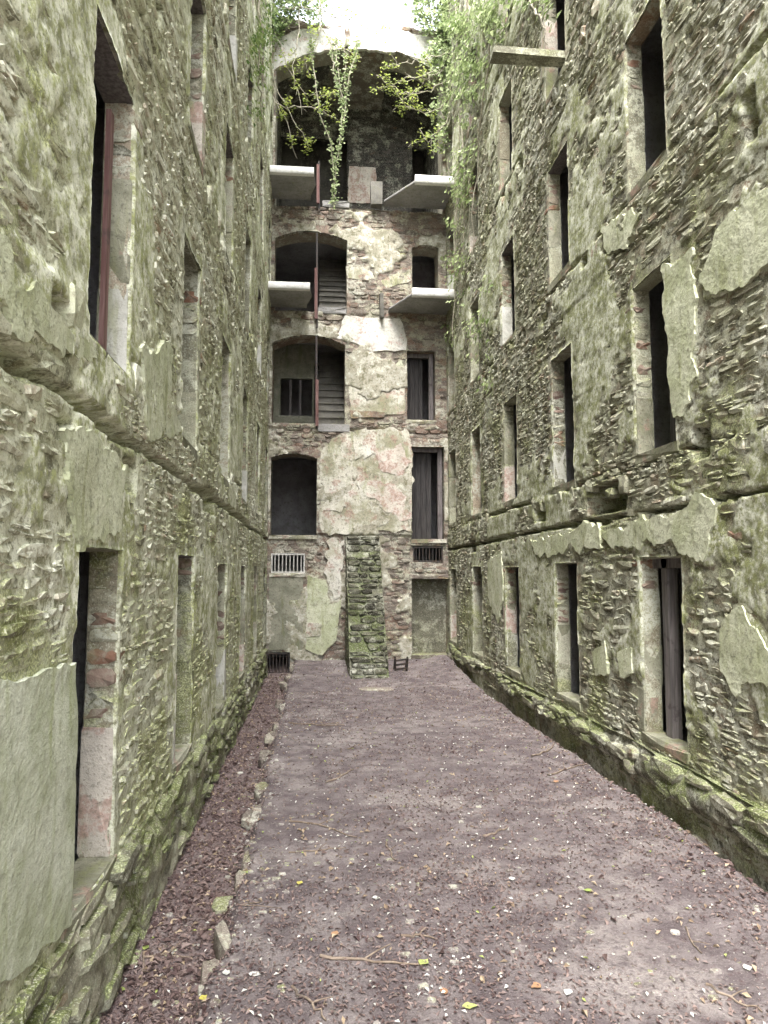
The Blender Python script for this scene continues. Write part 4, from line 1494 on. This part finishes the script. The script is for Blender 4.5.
for u, v, w, h in cst:
    if -YE < u - w / 2 and u + w / 2 < -YE + bprof(np.clip((v + h / 2) / zt, 0, 1)) - 0.02:
        o = link('stone', tmesh('stone', int(r.integers(14)), M['stub']), bt)
        o.matrix_world = SL.mat(u, v, -0.08, w * 0.96, h * 0.94, 0.10, r.normal(0, 0.04))

# small iron grate lying at its foot
p = on(401, 668, 2, 0.12)
gt = empty('iron_grate', (0, 0, 0), 'small black iron grate standing beside the foot of the stub wall', 'grate')
for j in range(3):
    z = float(ground_h(np.array(p[0]), np.array(p[1]))) + 0.03 + j * 0.085
    bar('cross_bar', (p[0] - 0.13, p[1] - 0.02 * j, z), (p[0] + 0.13, p[1] - 0.02 * j, z + 0.03), 0.035, 0.035, M['iron'], gt, (0, 1, 0), (0, 0, 1))
for j in (-1, 1):
    z = float(ground_h(np.array(p[0]), np.array(p[1])))
    bar('leg', (p[0] + 0.11 * j, p[1] + 0.03, z - 0.02), (p[0] + 0.12 * j, p[1] - 0.08, z + 0.25), 0.035, 0.035, M['iron'], gt, (1, 0, 0), (0, 1, 0))
    bar('leg', (p[0] + 0.11 * j, p[1] + 0.25, z - 0.02), (p[0] + 0.12 * j, p[1] - 0.04, z + 0.28), 0.03, 0.03, M['iron'], gt, (1, 0, 0), (0, 1, 0))

# ------------------------------------------------------------------ kerb beside the trench
kb = empty('trench_kerb', (0, 0, 0), 'broken line of flat kerb stones along the left trench', 'kerb')
r = np.random.default_rng(91)
y = 2.9
while y < 14.9:
    w = r.uniform(0.12, 0.42)
    if r.random() < 0.45:
        h = r.uniform(0.08, 0.17) * (0.7 if y < 5 else 1.0)
        x = float(kerb_x(y)) + r.normal(0.03, 0.03)
        z = float(ground_h(np.array(x + 0.08), np.array(y)))
        fr = Frame((0, 0, z - 0.133), (0, 1, 0), (-1, 0, 0), (0, 0, 1))
        o = link('stone', tmesh('stone', int(r.integers(14)), M['kerb']), kb)
        o.matrix_world = fr.mat(y + w / 2, -x, 0, w * 0.95, h, 0.12 + r.uniform(-0.01, 0.015), r.normal(0, 0.25), r.normal(0, 0.06))
    y += w * r.uniform(1, 1.35)

# ------------------------------------------------------------------ loose stones and brick fragments
LS = [(135, 1010, 0.20, 0.09, 'brick', 'flat pinkish brick fragment lying in the near left trench'),
      (163, 1007, 0.14, 0.11, 'brick', 'pointed pinkish brick fragment beside the flat one in the near trench'),
      (96, 1018, 0.16, 0.12, 'plaster_white', 'pale rounded stone at the bottom left by the plinth'),
      (225, 884, 0.16, 0.18, 'stone', 'square green stone set on the trench edge'),
      (256, 806, 0.26, 0.3, 'kerb', 'large grey stone fallen across the kerb'),
      (274, 733, 0.24, 0.3, 'kerb', 'dark block at the far end of the trench edge'),
      (376, 691, 0.6, 0.3, 'kerb', 'flat pale slab sunk in the earth before the stub wall'),
      (695, 836, 0.26, 0.2, 'kerb', 'grey stone at the edge of the right ditch'),
      (286, 677, 0.3, 0.25, 'kerb', 'stone at the back end of the trench below the grille')]
for i, (px_, py_, sx, sy, mt, lab) in enumerate(LS):
    p = on(px_, py_, 2, -0.02)
    z = float(ground_h(np.array(p[0]), np.array(p[1])))
    hgt = 0.05 if mt in ('brick', 'plaster') else 0.075
    if i == 6:
        hgt = 0.04
    if sx == 0.6:
        hgt = 0.06
    o = link('loose_stone', tmesh('stone', (i * 3) % 14, M[mt]))
    fr = Frame((0, 0, z - 0.025), (1, 0, 0), (0, 1, 0), (0, 0, 1))
    o.matrix_world = fr.mat(p[0], p[1], 0, sx, sy, hgt, 0.3 * math.sin(i * 2.1), 0.05)
    tag(o, lab, 'stone')


# ------------------------------------------------------------------ twigs
def gpt(px_, py_, lift=0.0):
    p = on(px_, py_, 2, 0.0)
    z = float(ground_h(np.array(p[0]), np.array(p[1])))
    p = on(px_, py_, 2, z)
    return np.array([p[0], p[1], float(ground_h(np.array(p[0]), np.array(p[1]))) + lift])


TW = [([(320, 957), (362, 960), (419, 966)], 0.009, 'long pale twig lying near the middle foreground'),
      ([(289, 822), (320, 825), (357, 838)], 0.008, 'bent twig lying beside the kerb halfway down'),
      ([(326, 783), (354, 770)], 0.010, 'short thick stick past the bent twig'),
      ([(292, 988), (310, 1004), (326, 1022)], 0.008, 'curved twig at the bottom edge left of centre'),
      ([(289, 853), (318, 851), (346, 848)], 0.006, 'thin straight twig nearer than the bent one'),
      ([(401, 937), (418, 936), (435, 940)], 0.008, 'short twig right of the long pale one'),
      ([(289, 723), (318, 726), (344, 725)], 0.010, 'far straight stick lying near the trench'),
      ([(386, 843), (390, 851), (396, 861)], 0.008, 'tiny stick pointing at the camera in mid floor'),
      ([(144, 959), (168, 957), (192, 960)], 0.007, 'twig lying across the near left trench'),
      ([(143, 955), (142, 975), (139, 992)], 0.006, 'twig lying lengthwise in the near left trench'),
      ([(706, 985), (730, 1000), (762, 1013)], 0.007, 'greenish twig with fresh leaves at the bottom right'),
      ([(686, 928), (692, 942), (702, 954)], 0.006, 'thin dark twig right of centre near the leafy one'),
      ([(532, 757), (546, 752), (562, 744)], 0.012, 'dark stick pointing to the right ditch'),
      ([(483, 837), (495, 834), (507, 829)], 0.009, 'dark short stick in the middle of the floor right half'),
      ([(548, 776), (565, 770), (590, 764)], 0.010, 'dark stick at the rim of the right ditch'),
      ([(214, 902), (240, 905), (262, 902)], 0.006, 'thin twig beside the square green stone')]
for pts, rad, lab in TW:
    Q = np.array([gpt(x, y, rad * 0.8) for x, y in pts])
    t = np.linspace(0, len(Q) - 1, 9)
    C = np.column_stack([np.interp(t, np.arange(len(Q)), Q[:, k]) for k in range(3)])
    C[1:-1] += rng.normal(0, rad * 1.2, (7, 3)) * np.array([1, 1, 0.4])
    for q in C:
        q[2] = float(ground_h(np.array(q[0]), np.array(q[1]))) + rad * 0.8
    m = MB()
    m.tube(C, np.linspace(rad, rad * 0.5, 9), 6)
    k = 4
    d = (C[k] - C[k - 1])
    br = C[k] + np.array([d[0] - 0.8 * d[1], d[1] + 0.8 * d[0], 0.02]) * 1.6
    m.tube([C[k], (C[k] + br) / 2 + [0, 0, 0.004], br], [rad * .6, rad * .45, rad * .3], 5)
    tag(m.build('twig', M['bark'], None, True), lab, 'twig')


# ------------------------------------------------------------------ leaves as small folded faces
def leaf_mesh(name, C, N_, size, mat, parent=None, seed=0, asp=0.6, fold=0.15, kind='stuff', rnd=None):
    r = np.random.default_rng(seed)
    C = np.asarray(C, float)
    k = len(C)
    N_ = np.asarray(N_, float) + r.normal(0, 0.35, (k, 3))
    N_ /= np.linalg.norm(N_, axis=1)[:, None] + 1e-9
    A = r.normal(0, 1, (k, 3))
    A -= (A * N_).sum(1)[:, None] * N_
    A /= np.linalg.norm(A, axis=1)[:, None] + 1e-9
    B = np.cross(N_, A)
    s_ = (size * r.uniform(0.55, 1.3, k))[:, None]
    fo = fold * s_ * N_
    V = np.stack([C - A * s_ * .5, C + B * s_ * asp * .5 + fo - A * s_ * .05, C + A * s_ * .55, C - B * s_ * asp * .5 + fo - A * s_ * .05], 1)
    b = np.arange(k)[:, None] * 4
    F3 = np.concatenate([b + np.array([[0, 2, 1]]), b + np.array([[0, 3, 2]])])
    me = npmesh(name, V.reshape(-1, 3), [F3], mat, False, {'rnd': np.repeat(r.uniform(0, 1, k) if rnd is None else rnd, 4)})
    o = link(name, me, parent)
    if kind:
        o['kind'] = kind
    return o


# leaf litter on the floor: denser in the trench and in patches
def litter(nm, cnt, size, mat, seed, lab, dens, zoff=0.006, fold=0.2):
    r = np.random.default_rng(seed)
    yv = 2.6 * (15.3 / 2.6) ** r.random(cnt * 2)
    xv = r.uniform(XL + 0.0, XR - 0.06, cnt * 2)
    w = dens(xv, yv)
    k = r.random(cnt * 2) < w
    xv, yv = xv[k][:cnt], yv[k][:cnt]
    z = ground_h(xv, yv) + zoff
    o = leaf_mesh(nm, np.column_stack([xv, yv, z]), np.tile([0, 0, 1.0], (len(xv), 1)), size, mat, None, seed, 0.55, fold)
    tag(o, lab)
    return o


tre = lambda x, y: sstep(kerb_x(y) + 0.1, kerb_x(y) - 0.05, x)
litter('leaf_litter', 42000, 0.024, M['litter'], 801, 'brown and reddish leaf litter scattered over the earth floor',
       lambda x, y: np.clip(0.30 + 0.65 * tre(x, y) + 0.6 * fbm(x * 1.1, y * 1.1, 3, 4), 0.02, 1))
litter('coarse_litter', 5200, 0.05, M['litter'], 805, 'larger brown leaves lying thick in the left trench', lambda x, y: np.clip(0.02 + 0.95 * tre(x, y) + 0.25 * sstep(XR - 0.5, XR - 0.2, x), 0, 1), 0.008, 0.3)
litter('tan_litter', 2600, 0.035, M['litter_tan'], 806, 'dry tan leaf scraps scattered over the earth floor', lambda x, y: np.clip(0.2 + 0.8 * tre(x, y) + 0.4 * fbm(x, y, 44, 3), 0, 1), 0.008, 0.3)
rp = np.random.default_rng(88)
kp = 2600
yp = 2.6 * (15.0 / 2.6) ** rp.random(kp)
xp = np.where(rp.random(kp) < 0.35, kerb_x(yp) + rp.normal(0.06, 0.12, kp), rp.uniform(XL + .12, XR - .12, kp))
xp = np.clip(xp, XL + .1, XR - .15)
sp_ = 0.010 + 0.035 * rp.random(kp) ** 6
pebbles = place_stones(Frame((0, 0, 0), (1, 0, 0), (0, 1, 0), (0, 0, 1)), np.column_stack([xp, yp, sp_ * rp.uniform(.9, 1.6, kp), sp_, ground_h(xp, yp) + sp_ * 0.35]),
                       None, M['pebble'], 0, rest='pebbles', depth=0.03)
tag(pebbles, 'small stones and grit strewn over the floor and along the kerb')
litter('white_petals', 1500, 0.024, M['petal'], 802, 'tiny pale petals and chips sprinkled on the floor', lambda x, y: np.clip(0.5 + 0.7 * fbm(x * 1.3, y * 1.3, 12, 3), 0, 1) * 0.9, 0.01)
litter('green_leaflets', 170, 0.03, M['leaf_green'], 803, 'small fallen green leaves sprinkled on the floor', lambda x, y: 0.25 + 0.6 * tre(x, y) + 0 * x, 0.01)

FL = [(205, 1000, 0.05, 'leaf_yellow', 'bright yellow leaf near the bottom left'),
      (120, 994, 0.05, 'leaf_green', 'light green leaf in the near trench'),
      (146, 950, 0.045, 'leaf_green', 'pale green leaf by the crossing twig in the trench'),
      (424, 964, 0.06, 'leaf_green', 'green leaf at the tip of the long pale twig'),
      (226, 974, 0.05, 'leaf_white', 'white leaf left of centre in the foreground'),
      (255, 976, 0.055, 'leaf_white', 'crumpled white leaf just right of the other white one'),
      (376, 899, 0.045, 'leaf_white', 'pale leaf in mid floor left of centre'),
      (556, 783, 0.06, 'leaf_orange', 'orange leaf towards the right ditch'),
      (536, 988, 0.05, 'leaf_orange', 'russet leaf at the bottom right of centre'),
      (568, 994, 0.05, 'leaf_white', 'white leaf right of the russet one'),
      (444, 993, 0.05, 'leaf_orange', 'pale pink leaf at bottom centre'),
      (588, 892, 0.05, 'leaf_green', 'green leaf in the middle of the right half'),
      (470, 1008, 0.06, 'leaf_green', 'green leaf at the bottom edge right of centre'),
      (747, 969, 0.05, 'leaf_white', 'round white leaf at the far right'),
      (512, 880, 0.05, 'leaf_white', 'white leaf with chips round it right of centre'),
      (335, 935, 0.05, 'leaf_orange', 'tan leaf above the long pale twig'),
      (300, 884, 0.045, 'leaf_yellow', 'small yellow leaf near the thin straight twig')]
for i, (x, y, s_, mt, lab) in enumerate(FL):
    p = gpt(x, y, 0.006)
    r = np.random.default_rng(900 + i)
    an = r.uniform(0, 6.28)
    tt = np.linspace(0, 1, 6)
    hw = 0.36 * np.sin(np.pi * tt ** 0.8) * (1 + r.uniform(-.2, .2, 6))
    V = []
    for t_, w_ in zip(tt, hw):
        for q_ in (-1, 0, 1):
            V.append(((t_ - 0.5), q_ * w_, 0.25 * abs(q_) * w_ + 0.22 * (t_ - 0.5) ** 2 + r.normal(0, 0.02)))
    V = np.array(V) * s_ * 1.15
    V = np.column_stack([V[:, 0] * math.cos(an) - V[:, 1] * math.sin(an), V[:, 0] * math.sin(an) + V[:, 1] * math.cos(an), V[:, 2]]) + p
    f_ = [[3 * a_ + b_, 3 * a_ + b_ + 1, 3 * a_ + b_ + 4, 3 * a_ + b_ + 3] for a_ in range(5) for b_ in range(2)]
    o = link('fallen_leaf', npmesh('fallen_leaf', V, [f_], M[mt], True, {'rnd': np.full(len(V), r.random())}))
    tag(o, lab, 'leaf')
o = None

# ------------------------------------------------------------------ ivy and branches at the top
def stems_tube(paths, rad, parent, name='stem', mat='vine'):
    m = MB()
    for P in paths:
        P = np.asarray(P)
        m.tube(P, np.linspace(rad, rad * 0.35, len(P)), 5)
    return m.build(name, M[mat], parent, True)


def smooth_path(pts, k=16, jit=0.02, seed=0):
    pts = np.asarray(pts, float)
    t = np.linspace(0, len(pts) - 1, k)
    C = np.column_stack([np.interp(t, np.arange(len(pts)), pts[:, j]) for j in range(3)])
    for _ in range(2):
        C[1:-1] = 0.25 * C[:-2] + 0.5 * C[1:-1] + 0.25 * C[2:]
    C[1:-1] += np.random.default_rng(seed).normal(0, jit, C[1:-1].shape)
    return C


# hanging ivy in the arch
hv = empty('hanging_ivy', (0, 0, 0), 'long pale ivy strands hanging in front of the top arch', 'ivy')
paths = []
for i, px_ in enumerate([[(357, 40), (356, 55), (345, 97), (342, 137), (334, 172), (334, 208)], [(311, 40), (312, 55), (319, 109), (333, 155), (335, 200)],
                         [(337, 38), (336, 60), (343, 100), (341, 135)], [(345, 40), (345, 70), (346, 96)], [(330, 38), (334, 75), (344, 105)]]):
    P = [on(x, y, 1, YE - 0.22) for x, y in px_]
    paths.append(smooth_path(P, 18, 0.015, i))
stems_tube(paths, 0.018, hv)
C, r = [], np.random.default_rng(3)
for i, P in enumerate(paths):
    k = [420, 240, 170, 80, 100][i]
    t = r.random(k) * (len(P) - 1)
    Q = np.column_stack([np.interp(t, np.arange(len(P)), P[:, j]) for j in range(3)])
    C.append(Q + r.normal(0, 0.04, Q.shape) * np.array([1, 0.6, 1]))
C = np.concatenate(C)
leaf_mesh('foliage', C, np.tile([0, -1, 0.4], (len(C), 1)), 0.065, M['ivy_pale'], hv, 12, 0.8)


# ivy masses
def ivy_mass(name, label, regions, count, seed, mat, size, plane, thick, stems):
    root = empty(name, (0, 0, 0), label, 'ivy')
    r = np.random.default_rng(seed)
    C, Nn = [], []
    ax, val, sgn = plane
    tot = sum(w for *_, w in regions)
    for (x0, y0, x1, y1, w) in regions:
        k = int(count * w / tot)
        # clumps
        nc = max(6, k // 45)
        cx, cy = r.uniform(x0, x1, nc), r.uniform(y0, y1, nc)
        ci = r.integers(0, nc, k)
        px_ = cx[ci] + r.normal(0, 4.0, k)
        py_ = cy[ci] + r.normal(0, 6.0, k)
        D = FWD + RGT * ((px_ - 384) / FPX)[:, None] + UPV * ((512 - py_) / FPX)[:, None]
        P = CAM + D * ((val - CAM[ax]) / D[:, ax])[:, None]
        dn = np.abs(r.normal(0, thick, k)) + 0.03
        P[:, ax] += sgn * dn
        C.append(P)
        n_ = np.zeros((k, 3))
        n_[:, ax] = sgn
        n_[:, 2] = 0.5
        Nn.append(n_)
    C, Nn = np.concatenate(C), np.concatenate(Nn)
    if ax == 0:
        ok = C[:, 1] < YE - 0.05
        C, Nn = C[ok], Nn[ok]
    leaf_mesh('foliage', C, Nn, size, M[mat], root, seed + 1, 0.85)
    ps = []
    for j, s_ in enumerate(stems):
        ps.append(smooth_path([np.array(on(x, y, ax, val)) + np.eye(3)[ax] * sgn * 0.06 for x, y in s_], 16, 0.02, j + seed))
    stems_tube(ps, 0.022, root)
    return root


ivy_mass('ivy', 'dense green ivy spilling over the top of the right wall corner',
         [(452, -10, 505, 45, 4.2), (450, 45, 486, 110, 3.0), (450, 110, 476, 200, 1.5), (452, 200, 470, 360, 0.9), (505, -5, 560, 20, 0.6), (470, 250, 500, 420, 0.6)],
         2600, 31, 'ivy_pale', 0.095, (0, XR, -1), 0.13,
         [[(470, -5), (468, 60), (462, 140), (458, 260), (456, 350)], [(500, -5), (492, 60), (480, 150), (474, 260)], [(458, 0), (462, 90), (468, 200), (462, 300)], [(530, -8), (545, 20), (552, 45)]])
ivy_mass('ivy', 'green ivy hanging in front of the right shoulder of the top arch',
         [(408, -10, 452, 30, 3.0), (422, 30, 452, 80, 2.0), (432, 80, 454, 150, 1.0)], 3000, 41, 'ivy_pale', 0.09, (1, YE - 0.15, -1), 0.2,
         [[(440, -5), (446, 60), (448, 150), (450, 260)], [(425, -5), (436, 50), (445, 110)]])
ivy_mass('ivy', 'green ivy trailing over the left shoulder of the top arch',
         [(264, -10, 322, 26, 3.0), (262, 20, 280, 60, 0.8)], 2400, 51, 'ivy', 0.08, (1, YE - 0.15, -1), 0.22,
         [[(300, -5), (285, 30), (272, 60)], [(270, -5), (268, 60), (266, 140)]])
ivy_mass('ivy', 'thin ivy strip climbing the far edge of the left wall', [(246, -5, 264, 60, 2.0), (250, 60, 262, 130, 0.8)], 600, 61, 'ivy', 0.07, (0, XL, 1), 0.08,
         [[(256, -5), (256, 60), (258, 130)]])


# saplings with bare twigs and fresh leaves leaning into the arch
def sapling(name, label, base, tips, seed, yy):
    root = empty(name, (0, 0, 0), label, 'sapling')
    r = np.random.default_rng(seed)
    ps, lf = [], []
    for i, path in enumerate(tips):
        P = smooth_path([on(x, y, 1, yy - 0.25 * i / len(tips)) for x, y in path], 16, 0.025, seed + i)
        ps.append(P)
        for b in range(5):
            k = r.integers(5, 15)
            d = P[min(k + 1, 15)] - P[k]
            d = d / (np.linalg.norm(d) + 1e-6)
            e = P[k] + d * r.uniform(0.15, 0.4) + r.normal(0, 0.16, 3)
            Q = smooth_path([P[k], (P[k] + e) / 2 + r.normal(0, 0.03, 3), e], 8, 0.01, seed + 50 * i + b)
            ps.append(Q)
            if r.random() < 0.75:
                lf.append(Q[3:])
        lf.append(P[11:])
    m = MB()
    for j, P in enumerate(ps):
        rad = 0.014 if len(P) == 16 else 0.007
        m.tube(P, np.linspace(rad, rad * 0.4, len(P)), 5)
    m.build('branches', M['vine'], root, True)
    C = []
    for P in lf:
        k = 22
        t = r.random(k) * (len(P) - 1)
        Q = np.column_stack([np.interp(t, np.arange(len(P)), P[:, j]) for j in range(3)])
        C.append(Q + r.normal(0, 0.05, Q.shape))
    C = np.concatenate(C)
    leaf_mesh('foliage', C, np.tile([0, -0.6, 0.7], (len(C), 1)), 0.065, M['spring'], root, seed + 7, 0.7)


sapling('sapling', 'leafy sapling branches drooping on the left of the top arch', None,
        [[(268, -5), (270, 60), (280, 100), (300, 130), (308, 146)], [(272, 20), (285, 60), (300, 92), (324, 98)], [(266, 60), (276, 100), (290, 130), (292, 148)],
         [(300, -5), (298, 40), (292, 70), (296, 95)], [(320, -5), (322, 20), (316, 50), (300, 70)], [(262, 80), (280, 110), (312, 105), (328, 112)]], 71, YE - 0.35)
sapling('sapling', 'bare twiggy sapling branches reaching in from the right of the top arch', None,
        [[(455, 60), (430, 75), (400, 80), (378, 90)], [(455, 75), (425, 95), (395, 90), (376, 75)], [(455, 95), (430, 115), (405, 105), (390, 85)],
         [(455, 50), (430, 58), (405, 62), (384, 66)], [(455, 110), (440, 130), (428, 145), (420, 128)], [(458, 40), (440, 70), (425, 80), (412, 100)]], 81, YE - 0.45)
# overhanging twigs against the sky
sapling('sapling', 'thin overhanging branches against the white sky at the top', None,
        [[(262, 10), (290, 6), (320, 12), (352, 8)], [(300, -6), (330, 16), (355, 22), (378, 34)], [(318, -6), (320, 30), (340, 48), (362, 58)]], 91, YE - 0.6)
